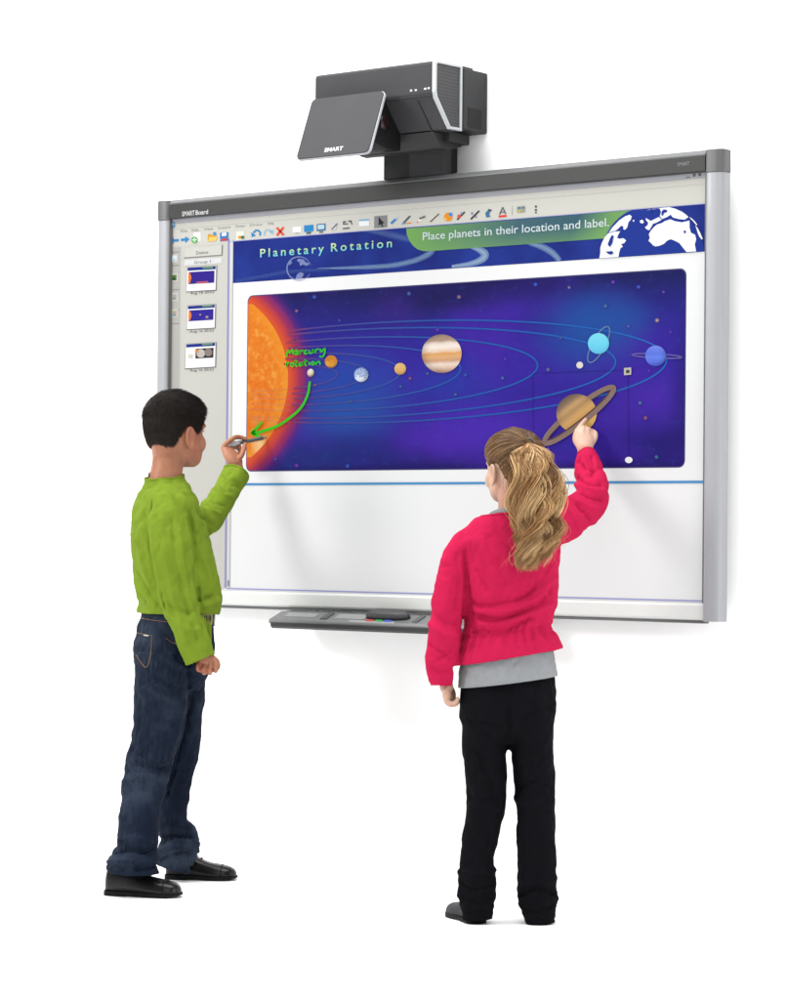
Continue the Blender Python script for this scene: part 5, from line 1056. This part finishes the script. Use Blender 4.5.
# neck ribbing and cuff seams
def seam_ring(K, V, Fc, c, d, rad, r, name, mat, parent, off=0.0):
    """thin band following an open rim of the cloth"""
    c = np.asarray(c); d = unit(d); edges = {}
    for f in Fc:
        for a, b2 in zip(f, f[1:]+f[:1]): e = (min(a, b2), max(a, b2)); edges[e] = edges.get(e, 0)+1
    rim = [e for e, n in edges.items() if n == 1 and np.linalg.norm(V[e[0]]-c) < rad]
    if not rim: return None
    nb = {}
    for a, b2 in rim: nb.setdefault(a, []).append(b2); nb.setdefault(b2, []).append(a)
    start = rim[0][0]; loop = [start]; prev = None; cur = start
    while True:
        nx = [q for q in nb[cur] if q != prev]
        if not nx or nx[0] == start or len(loop) > 5000: break
        prev, cur = cur, nx[0]; loop.append(cur)
    P = V[loop]; P = np.stack([np.convolve(np.concatenate([P[-3:, k], P[:, k], P[:3, k]]), np.ones(7)/7, 'valid') for k in range(3)], 1)
    P = np.vstack([P, P[:2]])-d*off
    return mesh_obj(name, *tube(P, [(r*1.6, r)]*len(P), ref=d, n=8, sub=1), mat, parent, smooth=True)
seam_ring(B, sv, sf, B.P(165, 476.5, 0), (-.1, -.12, 1.0), .10, .0021, 'neckband', green, sweater, .001)
seam_ring(B, sv, sf, c1, d1, .06, .0022, 'cuff_seam', green, sweater, .002); seam_ring(B, sv, sf, c2, d2, .06, .0022, 'cuff_seam', green, sweater, .002)
lb = mesh_obj('neck_label', *tube([B.P(149.2, 472.0, -.010), B.P(148.8, 474.4, -.010), B.P(148.6, 477, -.010)], [(.0015, .010)]*3, ref=(1, 0, 0), n=8), plain('label_black', (0.02, 0.02, 0.02), var=0), sweater)

# ---- jeans
denim = fabric('dark_denim', (32, 42, 62), 0.36, weave=1100, var=0.30, vscale=7, bump=0.3, streak=(96, 112, 132), rough=0.8, sheen=0.1)
jp = [torso(B, [(176, 598, 0, .082, .106), (175.8, 607, 0, .092, .113), (175.6, 616, 0, .099, .118), (175.2, 632, 0, .111, .127), (173.5, 652, 0, .116, .130), (172.5, 672, 0, .104, .128), (172, 690, 0, .08, .115)], FB, p=2.2),
      limb(B, [(164, 655, -.062, 28), (162, 690, -.070, 27), (160, 715, -.078, 25.5), (152.5, 750, -.093, 23.5), (146, 778, -.108, 22.5), (140, 805, -.125, 19.5), (138.2, 832, -.142, 20), (137, 850, -.153, 20.5), (133.5, 862, -.158, 24.5), (133, 871, -.162, 24.5), (133, 878, -.164, 24), (133, 892, -.164, 24)], cap='flat'),
      limb(B, [(180, 655, .062, 26), (183, 690, .080, 23), (182, 715, .09, 20.5), (180, 746, .105, 19), (176.5, 773, .12, 17.5), (173, 805, .14, 15.8), (172.8, 824, .152, 15.6), (179, 838, .16, 20.5), (178, 850, .165, 20.5), (174, 862, .168, 18), (171, 871, .17, 16.5), (169, 888, .17, 16.5)], cap='flat')]
jv, jf, jn = blob(jp, 0.0036, 9, 0.5)
for c, d, r in ((B.P(133, 873.2, -.163), np.array([-.03, 0, -1.0]), .11), (B.P(172, 868.5, .169), np.array([-.25, 0, -1.0]), .09), (B.P(175.5, 608.5, 0), np.array([.14, .02, 1.0]), .16)):
    jv, jf = cut_open(jv, jf, c, d, r)
jn = normals_of(jv, jf); bvh = BVHTree.FromPolygons([tuple(p) for p in jv], jf)
zc = jv[:, 2]; low = np.clip((0.20-zc)/0.12, 0, 1); kne = np.exp(-((zc-.40)/.09)**2)
jv = wrinkle(jv, jn*(1+.5*kne)[:, None], .0030, 9.0, 5.0, (1, 1, .9))+jn*(ridged(jv, 13.0, 7.5, (.7, .7, 2.6))*low*0.008)[:, None]
jn = normals_of(jv, jf)
JF = [([(126, 771), (140, 766), (156, 769), (170, 768)], .010, -.010), ([(125, 782), (140, 777), (160, 780)], .010, .006), ([(131, 750), (146, 760), (160, 770)], .009, -.006), ([(128, 760), (142, 772), (152, 776)], .008, .005), ([(122, 795), (138, 790), (152, 793)], .009, -.004),
      ([(112, 852), (128, 849), (146, 852), (158, 848)], .009, -.013), ([(110, 862), (126, 861), (144, 863), (158, 858)], .009, .008), ([(108, 868), (124, 870), (140, 869), (156, 866)], .006, -.008), ([(120, 840), (134, 838), (150, 842)], .009, .005),
      ([(160, 842), (176, 836), (198, 836)], .009, -.013), ([(160, 852), (176, 846), (196, 844)], .010, .010), ([(160, 860), (174, 854), (190, 852)], .007, -.008), ([(162, 828), (172, 826), (186, 829)], .008, -.005), ([(174, 773), (184, 770), (194, 775)], .008, -.006),
      ([(188, 650), (192, 690), (188, 722), (178, 760), (166, 796)], .010, -.012), ([(142, 684), (154, 680), (170, 686)], .010, -.007), ([(138, 690), (152, 692), (168, 700)], .010, .005), ([(170, 640), (182, 650), (196, 652)], .010, -.005), ([(172, 660), (186, 668), (200, 668)], .010, .005),
      ([(150, 720), (156, 744), (150, 764)], .012, .004), ([(140, 700), (138, 730), (134, 752)], .012, -.004)]
jv = relax(B.folds(jv, jn, bvh, JF), jf, 1)
jeans = cloth_obj('jeans', jv, jf, denim, boy, .0028)
jb = BVHTree.FromPolygons([tuple(p) for p in jv], jf)
def drape(K, bvh, pts, r, name, mat, parent, lift=.0008, sub=10):
    hp = []
    for p in catmull([(*q, 0.0) for q in pts], sub)[:, :2]:
        h = K.cast(bvh, *p)
        if h: hp.append(h[0]+h[1]*lift)
    if len(hp) > 2: return mesh_obj(name, *tube(hp, [r]*len(hp), ref=(0, 1, 0), n=6, sub=1), mat, parent, smooth=True)
stitch = plain('tan_stitching', lin((150, 112, 72))*0.5, rough=0.8, var=0.1)
for pts in ([(135, 632.5), (143, 634), (152, 635.5)], [(152, 635.5), (150.5, 655), (146.5, 667), (140, 661), (136.4, 655)], [(140, 618), (156, 620.6), (170, 622.2)], [(166, 638), (171, 642), (178, 644)], [(190, 628), (194, 640), (202, 644)]):
    drape(B, jb, pts, .0009, 'stitching', stitch, jeans)
drape(B, jb, [(144, 635.2), (148.6, 635.9)], .0018, 'pocket_tab', plain('tab_white', (.4, .4, .4), var=0), jeans)
for pts in ([(205.0, 612), (205.4, 619), (205.6, 626)],):
    drape(B, jb, pts, .0030, 'belt_loop', denim, jeans, lift=.004)
TB = unit(UPV+FB*.19); BC = B.P(175.5, 611.8, 0)+FB*.0115; belt = mesh_obj('belt', *tube([BC-TB*.0195, BC, BC+TB*.0195], [(.0995, .1195), (.0975, .1175), (.0955, .1155)], ref=FB, n=48, sub=3, p=2.2, tang=TB), plain('tan_belt', lin((176, 160, 124))*0.5, rough=0.6, var=0.12, vscale=60, bump=0.2), boy, smooth=True)
bc = BC+unit(FB-TB*(FB@TB))*.1005; fr = [bc+RB(FB)*x+UPV*z for x, z in ((-.02, -.02), (.02, -.02), (.02, .02), (-.02, .02), (-.02, -.02))]
mesh_obj('buckle', *tube(fr, [.003]*5, ref=FB, n=8, sub=1), plain('buckle_steel', (.35, .34, .3), rough=.3, metal=0.6, var=0), belt, smooth=True)
sock_m = fabric('black_sock', (20, 20, 22), 0.4, weave=700, var=0.05)
mesh_obj('sock', *limb(B, [(136, 840, -.147, 10), (133, 858, -.155, 9)]+[a[:3]+(8.4,) for a in ANK[0]]), sock_m, boy, smooth=True)
mesh_obj('sock', *limb(B, [(173, 826, .15, 10)]+[a[:3]+(8.4,) for a in ANK[1]]), sock_m, boy, smooth=True)
# ---- shoes
leather = plain('black_leather', (0.005, 0.005, 0.0055), rough=0.27, spec=0.26, var=0.2, vscale=40, bump=0.15, bscale=220); sole_m = plain('black_sole', (0.005, 0.005, 0.005), rough=0.55, spec=0.10, var=0.1)
def floor_pt(K, u, v): return K.loc(CAM+ray(u, v)*(-CAM[2]/ray(u, v)[2]))
shoe(B, h1, t1, 0, leather, sole_m, boy); shoe(B, h2, t2, 0, leather, sole_m, boy)
# ---- the pen in his hand
pen_w = [B.w(PT), B.w(PTIP)]; pdir = unit(pen_w[1]-pen_w[0]); PL = np.linalg.norm(pen_w[1]-pen_w[0])
pg = plain('pen_grey', lin((150, 152, 152))*0.5, rough=0.35, var=0.02); pdk = plain('pen_dark', lin((112, 116, 116))*0.45, rough=0.4, var=0.04); pw = plain('pen_pale', lin((222, 224, 224))*0.5, rough=0.3, var=0.02)
pen = empty('marker_pen', pen_w[0]); tag(pen, "slim grey marker pen held in the boy's raised hand, tip on the orange sun", 'pen'); bpy.context.view_layer.update()
def pen_part(name, t0, t1, r0, r1, mat, cap='flat', mid=None):
    a, b2 = pen_w[0]+pdir*PL*t0, pen_w[0]+pdir*PL*t1
    return attach(mesh_obj(name, *tube([a, (a+b2)/2, b2], [r0, mid or (r0+r1)/2, r1], ref=(0, 0, 1), n=20, sub=3, cap=cap), mat, smooth=True), pen)
pen_part('barrel', .30, .90, .0062, .0062, pdk); pen_part('cap', .0, .30, .0072, .0070, pw, 'round'); pen_part('band', .295, .315, .0074, .0074, pg); pen_part('nib', .90, .995, .0058, .0022, pg)

# ================================================================== the girl
Gk = Kid(0.683, -0.462)
FG, FT = facing(100), facing(112); FHg = facing(114)
gh = Head(Gk.P(513.5, 502.5, -.005), 0.186, FHg, U=(-0.03, 0.0, 1.0), cheek=1.05)
gb = gh.parts()
gb.append(tube([Gk.P(513, 526, -.01), Gk.P(513.5, 514, -.008), Gk.P(514, 500, -.006), gh.p(-.12, 0, .28)], [(.048, .050), (.041, .042), (.041, .043), (.050, .054)], ref=FT, n=24, cap='round'))
gb.append(torso(Gk, [(508, 700, 0, .075, .09), (508, 650, 0, .078, .105), (508, 610, 0, .076, .105), (510, 570, 0, .076, .11), (510, 545, 0, .070, .11), (511, 535, 0, .052, .075), (512, 524, 0, .04, .045)], FG, cap='round'))
gb.append(limb(Gk, [(467, 546, -.005, 9), (456, 575, -.02, 11), (446, 622, -.04, 9), (443.8, 660, -.04, 7.4), (445.6, 681, -.03, 6.6), (446.6, 687, -.028, 7)]))
gb.append(limb(Gk, [(548, 537, .005, 9), (572, 519, .08, 11), (592, 502, .165, 9.5), (591, 480, .245, 9), (586.3, 455, .325, 7.2), (585.6, 449, .34, 7.4)]))
gb.append(limb(Gk, [(488, 700, 0, 18), (485, 760, 0, 16), (484, 800, .0, 13), (478, 860, .0, 8.5), (477, 900, .0, 7), (477, 914, -.01, 7), (474, 918, .05, 6)]))
gb.append(limb(Gk, [(528, 700, 0, 18), (533, 760, 0, 16), (535, 800, .0, 13), (537, 860, .0, 8.5), (538, 905, .0, 7), (540, 918, -.01, 7), (540, 921, .05, 6)]))
# right hand: fist with the first finger touching the board
TIP = Gk.loc(on_board(585.8, 419.6, -0.006)); YT = TIP[1]
gb.append(tube([Gk.P(586, 455, .325), Gk.P(585, 447, YT-.075), Gk.P(583.6, 439.5, YT-.052), Gk.P(583.8, 432, YT-.034)], [(.014, .019), (.0155, .024), (.0165, .029), (.014, .027)], ref=(0, -1, .25), n=20, cap='round'))
gfin = lambda pts, r: tube(pts, [r*1.05]+[r]*(len(pts)-2)+[r*.84], ref=(1, .2, .1), n=12, sub=5, cap='round')
gb.append(gfin([Gk.P(577.2, 437, YT-.048), Gk.P(577.6, 430.6, YT-.032), Gk.P(581.8, 424.6, YT-.014), TIP], .0070))
for k, (u, v) in enumerate(((583.2, 428.4), (588.2, 429.6), (592.6, 432.6))):
    r = (.0072, .0070, .0062)[k]
    gb.append(gfin([Gk.P(u-.6, v+5, YT-.05), Gk.P(u, v, YT-.036), Gk.P(u+.9, v+.6, YT-.016), Gk.P(u+.8, v+5.6, YT-.012), Gk.P(u, v+7.4, YT-.026)], r))
gb.append(gfin([Gk.P(590.4, 446, YT-.062), Gk.P(594.6, 439.5, YT-.050), Gk.P(595.4, 433.8, YT-.038), Gk.P(592.5, 430.8, YT-.022)], .0072))
gb.append(gfin([Gk.P(579.4, 447, YT-.064), Gk.P(575.2, 440.5, YT-.046), Gk.P(575.8, 434.0, YT-.028), Gk.P(580, 430.4, YT-.014)], .0072))
# left hand hanging, fingers curled towards the thigh
gb.append(tube([Gk.P(446.8, 684, -.03), Gk.P(446.4, 690, -.03), Gk.P(446.8, 696, -.028)], [(.019, .0125), (.027, .0125), (.028, .012)], ref=(0, 1, 0), n=18, cap='round'))
for k, dy in enumerate((-.023, -.008, .007, .021)):
    r = (.0062, .0070, .0072, .0070)[k]; e = (-1.2, 0, .4, 0)[k]
    gb.append(gfin([Gk.P(445.8, 695, -.03+dy), Gk.P(446.4, 701+e, -.03+dy), Gk.P(451, 704.4+e, -.028+dy), Gk.P(456.2, 703+e, -.026+dy), Gk.P(457.6, 699.6+e, -.026+dy)], r))
gb.append(gfin([Gk.P(449.4, 687, -.012), Gk.P(452.6, 691, .0), Gk.P(453.4, 696.4, .004), Gk.P(452.4, 700.4, .0)], .0072))
gv, gf, gn = blob(gb, 0.0020, 4, 0.5); gv = relax(gh.sculpt(gv, gn), gf, 12, .5, head_mask(gh, gv))
girl = mesh_obj('person', gv, gf, skin('girl_skin', (238, 200, 174), 0.50, (232, 168, 144)), smooth=True)
girl.location = Gk.o; girl.rotation_euler = (0, 0, YAW)
tag(girl, 'girl in pink jacket with long fair ponytail pointing at the ringed planet', 'person')
eyes(gh, girl, (0.06, 0.09, 0.12), (0.10, 0.065, 0.035))
# ---- hair drawn back into a ponytail
hg = hair_mat('fair_hair', (112, 76, 46), (186, 140, 90), (250, 216, 160), 0.68, 0.40); hg2 = hair_mat('fair_hair_roots', (92, 66, 44), (136, 102, 68), (182, 140, 96), 0.52, 0.45)
ph, zz, G, Gn = gh.grid(0.06)
deg = np.abs((np.degrees(ph)+180) % 360-180)
zh = np.interp(deg, [0, 20, 40, 55, 66, 76, 84, 92, 100, 110, 122, 136, 155, 180], [.84, .83, .80, .74, .66, .55, .50, .555, .575, .55, .40, .30, .24, .22])
mask = zz[:, None]-zh[None, :]
mask = np.stack([np.convolve(np.concatenate([m[-2:], m, m[:2]]), [.1, .2, .4, .2, .1], 'valid') for m in mask])
rise = np.clip(mask/0.14, -1, 1); thick = np.where(rise > 0, 0.002+0.0075*np.sqrt(np.clip(rise, 0, 1)), 0.001+0.03*rise)
Pw = gh.toW(G); Nw = gh.dirW(Gn); capP = Pw+Nw*(thick-.0015)[..., None]; cvf = cap_mesh(capP)
TIE = gh.p(-.46, -.02, .80); ctr = gh.p(-.04, 0, .58)
flat_i = [(i, j) for i in range(len(zz)) for j in range(len(ph)) if rise[i, j] > 0.0]
Dg = (Pw+Nw*thick[..., None]-ctr).reshape(-1, 3); Rg = np.linalg.norm(Dg, axis=1); Dg = Dg/Rg[:, None]
def surf(dirs): return Rg[np.argmax(dirs@Dg.T, axis=1)]
wts = np.array([np.linalg.norm(np.cross(G[min(i+1, len(zz)-1), j]-G[i-1, j], G[i, (j+1) % len(ph)]-G[i, j]))*(3.0 if rise[i, j] < .3 else 1.0) for i, j in flat_i]); wts /= wts.sum()
tdir = unit(TIE-ctr); paths, tint, rad = [], [], []
for q in rng.choice(len(flat_i), 2600, p=wts):
    i, j = flat_i[q]; p0 = Pw[i, j]+rng.normal(0, .002, 3); d0 = unit(p0-ctr); om = math.acos(np.clip(d0@tdir, -1, 1)); T = np.linspace(0, 1, 14)
    if om < .08: continue
    ds = (np.outer(np.sin((1-T)*om), d0)+np.outer(np.sin(T*om), tdir))/math.sin(om); ds /= np.linalg.norm(ds, axis=1)[:, None]
    lift = (.0006+.0028*rng.random())*np.sin(np.clip(T*1.4, 0, 1)*PI/2); P_ = ctr+ds*(surf(ds)+lift)[:, None]+np.outer(np.sin(T*PI), rng.normal(0, .0012, 3))
    # smooth the path on the cap
    P_[1:-1] = (P_[:-2]+2*P_[1:-1]+P_[2:])/4; paths.append(P_); tint.append(min(max(rng.normal(.42, .24), 0), 1)); rad.append(.0009)
strands_obj('hair', paths, rad, hg2, girl, cvf, tint)
# ponytail: wavy locks
guide = catmull([Gk.P(528.5, 446.5, -.088), Gk.P(532.5, 455, -.110), Gk.P(535, 474, -.124), Gk.P(536, 500, -.128), Gk.P(537.5, 525, -.124), Gk.P(535, 546, -.118), Gk.P(529, 570, -.112)], 10)
gt = np.linspace(0, 1, len(guide)); wprof = lambda t: np.interp(t, [0, .06, .16, .32, .5, .68, .84, 1.0], [.010, .022, .044, .056, .059, .056, .042, .014]); dprof = lambda t: np.interp(t, [0, .1, .3, .6, 1.0], [.010, .026, .040, .040, .022])
nl = 30; locks = []
for k in range(nl):
    rr = math.sqrt((k+.5)/nl); aa = k*2.39996; locks.append((rr*math.cos(aa), rr*math.sin(aa), rng.random()*2*PI, rng.uniform(1.9, 3.3), rng.uniform(.72, 1.0), rng.normal(0, .17)))
paths, tint, rad = [], [], []
for q in range(5200):
    lx, ly, phs, fr_, te, tt = locks[q % nl]; te = min(1.0, te*rng.uniform(.86, 1.06)); T = np.linspace(0, te, 34)
    C_ = np.stack([np.interp(T, gt, guide[:, k]) for k in range(3)], 1); sx_, sy_ = rng.normal(0, .165, 2)*1.0
    grow = np.clip(T*3.0, 0, 1); amp = .0185*grow*(.55+.7*T); ph1 = phs+rng.normal(0, .25)
    pinch = np.interp(T, [0, .15, .7, 1.0], [1.0, 1.0, .8, .45])
    ox = wprof(T)*(lx*.86+sx_*pinch)+amp*np.sin(2*PI*fr_*T+ph1); oy = dprof(T)*(ly*.86+sy_*pinch)+amp*.8*np.cos(2*PI*fr_*T+ph1*1.3)
    fly = rng.random() < .08
    if fly: ox = ox+rng.normal(0, .022)*T**1.5
    P_ = C_.copy(); P_[:, 0] += ox; P_[:, 1] += oy; P_[:, 2] += rng.normal(0, .003)
    paths.append(P_); tint.append(min(max(rng.normal(.52+tt, .18), 0), 1)); rad.append(.0006 if fly else .0009)
strands_obj('ponytail', paths, rad, hg, girl, None, tint)
tie = mesh_obj('hair_tie', *tube([TIE+unit(np.array([math.cos(a), 0, math.sin(a)]))*.017 for a in np.linspace(0, 2*PI, 25)], [.0035]*25, ref=(0, 1, 0), n=10, sub=1), plain('hair_tie_brown', (.06, .04, .025), var=.1), girl, smooth=True)

# ---- jacket
pink = fabric('pink_cotton', (218, 36, 86), 0.47, weave=800, var=0.05, bump=0.2, sheen=0.1)
parts = [torso(Gk, [(510, 700, 0, .118, .154), (510, 672, 0, .115, .150), (510, 656, 0, .110, .146), (509, 645, 0, .104, .137), (507.5, 633, 0, .092, .119), (508, 620, 0, .094, .1195), (509, 600, 0, .099, .1275), (510, 575, 0, .099, .129), (511, 552, 0, .096, .134), (510.5, 539, 0, .088, .136), (510, 529, 0, .074, .118), (511, 521, 0, .060, .078), (512.5, 512, 0, .052, .054), (513, 503, 0, .05, .052)], FG, p=2.2),
         limb(Gk, [(482, 533, .0, 10), (468, 540, -.003, 13.5), (457.5, 560, -.012, 16.5), (451, 588, -.03, 17), (447.5, 612, -.04, 17), (444.5, 636, -.045, 16.5), (442.2, 660, -.042, 16.2), (443.2, 676, -.036, 14.2), (444.2, 684.5, -.032, 12.2), (444.6, 696, -.03, 11.8)], cap='flat'),
         limb(Gk, [(538, 533, .0, 12), (550, 530, .01, 17.5), (565, 520, .06, 20.5), (581, 510, .12, 19), (592, 500, .165, 16.5), (592.5, 487, .215, 16), (589.5, 473, .265, 15.6), (587.6, 462, .30, 13.2), (586.5, 454, .325, 9), (586, 448, .34, 8.6)], cap='flat')]
wv, wf, wn = blob(parts, 0.0034, 11, 0.5)
c1 = Gk.P(444.6, 685, -.03); d1 = np.array([.03, 0, -1.0]); wv, wf = cut_open(wv, wf, c1, d1, .06)
c2 = Gk.P(586.6, 453.6, .325); d2 = Gk.P(586, 448, .34)-Gk.P(587.6, 462, .30); wv, wf = cut_open(wv, wf, c2, d2, .05)
wv, wf = cut_open(wv, wf, Gk.P(512, 518.5, 0), np.array([-.06, .30, 1.0]), .085)
wv, wf = cut_open(wv, wf, Gk.P(510, 656.5, 0), np.array([.17, 0, -1.0]), .165)
wn = normals_of(wv, wf); bvh = BVHTree.FromPolygons([tuple(p) for p in wv], wf)
wv = wrinkle(wv, wn, .0034, 9.0, 11.0, (1, 1, .8))
# gathers of the peplum
zw = Gk.P(508, 631, 0)[2]; zz_ = wv[:, 2]-zw-0.14*(wv[:, 0]-Gk.P(508, 633, 0)[0]); cx_ = Gk.P(508, 640, 0)[0]; tor = np.abs(wv[:, 0]-cx_) < .155
an = np.arctan2(wv[:, 1], wv[:, 0]-cx_); gath = np.sin(an*23+1.3*np.sin(an*5))*np.exp(-((zz_+.012)/.028)**2)*.0036*tor
dg = np.minimum(1, np.linalg.norm(wv-Gk.P(444, 650, -.04), axis=1)/.06); wv = wv+wn*(gath*(dg > .99))[:, None]
wv = wv-wn*(np.exp(-((zz_)/.006)**2)*.004*tor*(wv[:, 0] > Gk.P(462, 640, 0)[0]))[:, None]
wn = normals_of(wv, wf)
GF = [([(465, 552), (467, 578), (467.5, 600), (464, 620), (461.5, 645)], .008, -.008), ([(470, 602), (480, 606), (500, 604), (520, 598), (534, 588)], .010, -.008), ([(470, 612), (492, 620), (516, 614), (540, 602), (553, 590)], .010, -.009), ([(474, 612), (496, 612), (520, 606), (546, 592)], .008, .006),
      ([(472, 632), (500, 632), (516, 626), (530, 618)], .008, -.008), ([(480, 624), (505, 623), (530, 613), (552, 603)], .008, .006), ([(470, 545), (476, 570), (486, 590)], .010, -.005), ([(482, 540), (488, 560), (497, 578)], .012, .004), ([(500, 560), (504, 585), (500, 600)], .012, -.003),
      ([(540, 580), (548, 570), (556, 556)], .009, -.005), ([(536, 592), (548, 584), (556, 576)], .009, .004),
      ([(431, 612), (442, 622), (458, 624)], .009, -.006), ([(430, 624), (443, 634), (458, 636)], .010, .005), ([(429, 645), (440, 652), (452, 660)], .008, -.006), ([(436, 662), (446, 656), (455, 646)], .008, -.004), ([(431, 668), (442, 671), (455, 668)], .008, -.005), ([(430, 660), (442, 664), (456, 660)], .008, .004), ([(446, 560), (448, 590), (446, 610)], .012, .004), ([(457, 555), (459, 585), (456, 610)], .009, -.005),
      ([(572, 474), (582, 482), (602, 484)], .008, -.008), ([(574, 482), (586, 490), (604, 492)], .009, .007), ([(577, 491), (590, 497), (604, 500)], .007, -.009), ([(570, 497), (580, 508), (592, 520)], .008, -.007), ([(566, 503), (574, 518), (580, 532)], .009, .005), ([(580, 502), (590, 508), (598, 510)], .009, .005), ([(578, 462), (588, 470), (602, 468)], .008, -.006), ([(582, 456), (586, 466), (590, 474)], .006, .005), ([(592, 456), (594, 466), (592, 476)], .006, -.005)]
wv = relax(Gk.folds(wv, wn, bvh, GF), wf, 1)
jacket = cloth_obj('jacket', wv, wf, pink, girl, .0026)
seam_ring(Gk, wv, wf, c1, d1, .05, .0026, 'cuff', pink, jacket, .002); seam_ring(Gk, wv, wf, c2, d2, .045, .0026, 'cuff', pink, jacket, .002)
seam_ring(Gk, wv, wf, Gk.P(512, 518.5, 0), (-.06, .3, 1.0), .10, .0022, 'collar_seam', pink, jacket, .001)
# ---- grey top under it
grey = fabric('grey_marl', (164, 167, 170), 0.48, weave=600, var=0.07, vscale=60, bump=0.15)
uv_, uf = torso(Gk, [(508, 650, 0, .094, .122), (508, 660, 0, .098, .126), (508, 672, 0, .105, .131), (508, 684, 0, .107, .133), (508, 694, 0, .107, .133)], FG, n=120, p=2.2)
uv2, uf2, _n = blob([(uv_, uf)], .004, 2); uv2, uf2 = cut_open(uv2, uf2, Gk.P(508, 681.5, 0), np.array([.13, 0, -1.0]), .2)
un = normals_of(uv2, uf2); uv2 = wrinkle(uv2, un, .0022, 11, 21.0)
top = cloth_obj('undershirt', uv2, uf2, grey, girl, .0022)
gc = Gk.P(512.4, 516.5, 0); ring_ = [gc+np.array([math.cos(a)*.0575-.004, math.sin(a)*.054, -.30*math.sin(a)*.054+.06*math.cos(a)*.0575]) for a in np.linspace(0, 2*PI, 49)]
mesh_obj('neckline', *tube(ring_, [(.0085, .0035)]*49, ref=UPV, n=10, sub=1), grey, top, smooth=True)
# ---- trousers
black = fabric('black_jersey', (23, 23, 28), 0.36, weave=900, var=0.1, bump=0.22, rough=0.9, spec=0.04)
tp = [torso(Gk, [(508, 668, 0, .088, .117), (508, 682, 0, .0945, .1235), (508, 700, 0, .103, .1295), (508, 718, 0, .098, .126), (508, 730, 0, .08, .115), (508, 742, 0, .05, .08)], FG, p=2.3),
      limb(Gk, [(487, 690, 0, (33, 22)), (485.5, 715, 0, (34, 23.5)), (484.4, 745, 0, (30, 22.4)), (485.6, 775, .0, (25, 20.6)), (486, 800, .0, (22, 20)), (482, 830, .0, 18.6), (477, 858, .0, 16.8), (476.6, 872, .0, 18.2), (478, 884, .0, 19.6), (477, 898, -.002, 18.4), (477, 910, -.002, 16), (477.5, 921, -.002, 14.6), (477.5, 926, 0, 14.6), (477.5, 942, 0, 14.6)], cap='flat'),
      limb(Gk, [(529, 690, 0, (33, 22)), (531, 715, 0, (34, 23.5)), (531.6, 745, 0, (30, 22)), (534.4, 775, .0, (25, 20)), (535.4, 800, .0, (22, 19.6)), (536.4, 830, .0, 19.4), (536.8, 858, .0, 19.6), (536.8, 880, .0, 20), (537.6, 897, .0, 20.8), (538, 908, -.002, 18), (540, 920, -.002, 14.5), (540.5, 928, 0, 13.8), (540.5, 946, 0, 13.8)], cap='flat')]
tv, tf, tn = blob(tp, .0042, 6, 0.5)
for c, d, r in ((Gk.P(477.5, 919, 0), np.array([.05, 0, -1.0]), .075), (Gk.P(540.5, 923, 0), np.array([.05, 0, -1.0]), .075)): tv, tf = cut_open(tv, tf, c, d, r)
tn = normals_of(tv, tf); bvh = BVHTree.FromPolygons([tuple(p) for p in tv], tf); zc = tv[:, 2]; low = np.clip((0.17-zc)/0.10, 0, 1)
tv = wrinkle(tv, tn, .0030, 8.5, 31.0, (1, 1, .8))+tn*(ridged(tv, 12.0, 17.5, (.7, .7, 2.8))*low*0.0055)[:, None]
tn = normals_of(tv, tf)
TF = [([(478, 752), (486, 775), (494, 792)], .010, -.006), ([(508, 708), (508, 728), (507, 742)], .008, -.007), ([(515, 722), (535, 712), (555, 704)], .010, -.005), ([(500, 728), (485, 722), (468, 720)], .010, -.005), ([(466, 795), (482, 800), (500, 794)], .010, -.005), ([(518, 788), (534, 782), (552, 790)], .010, -.006), ([(516, 798), (536, 806), (553, 800)], .010, .004), ([(461, 884), (476, 890), (494, 884)], .008, -.009), ([(460, 896), (476, 902), (492, 898)], .008, -.006), ([(518, 896), (536, 890), (556, 894)], .008, -.009), ([(520, 908), (536, 912), (554, 906)], .008, -.007), ([(460, 872), (476, 876), (494, 870)], .009, .005), ([(517, 880), (536, 884), (556, 878)], .009, .004)]
tv = relax(Gk.folds(tv, tn, bvh, TF), tf, 1)
cloth_obj('trousers', tv, tf, black, girl, .0028)
mesh_obj('sock', *limb(Gk, [(477.5, 890, 0, 10), (477.5, 905, -.005, 9), (477.5, 917, -.01, 9)]), sock_m, girl, smooth=True); mesh_obj('sock', *limb(Gk, [(538, 890, 0, 10), (539.5, 908, -.005, 9), (540.5, 921, -.012, 9)]), sock_m, girl, smooth=True)
gleather = plain('dark_shoe_leather', (0.02, 0.02, 0.022), rough=0.5, spec=0.12, var=0.2, vscale=40, bump=0.2, bscale=200)
hL = Gk.P(478.5, 918, -.018); tL = hL+np.array([-.058, .17, 0]); hR = Gk.P(540.5, 924, -.022); tR = hR+np.array([.012, .205, 0])
shoe(Gk, hL, tL, 0, gleather, sole_m, girl, wide=1.12); shoe(Gk, hR, tR, 0, gleather, sole_m, girl, wide=1.0)
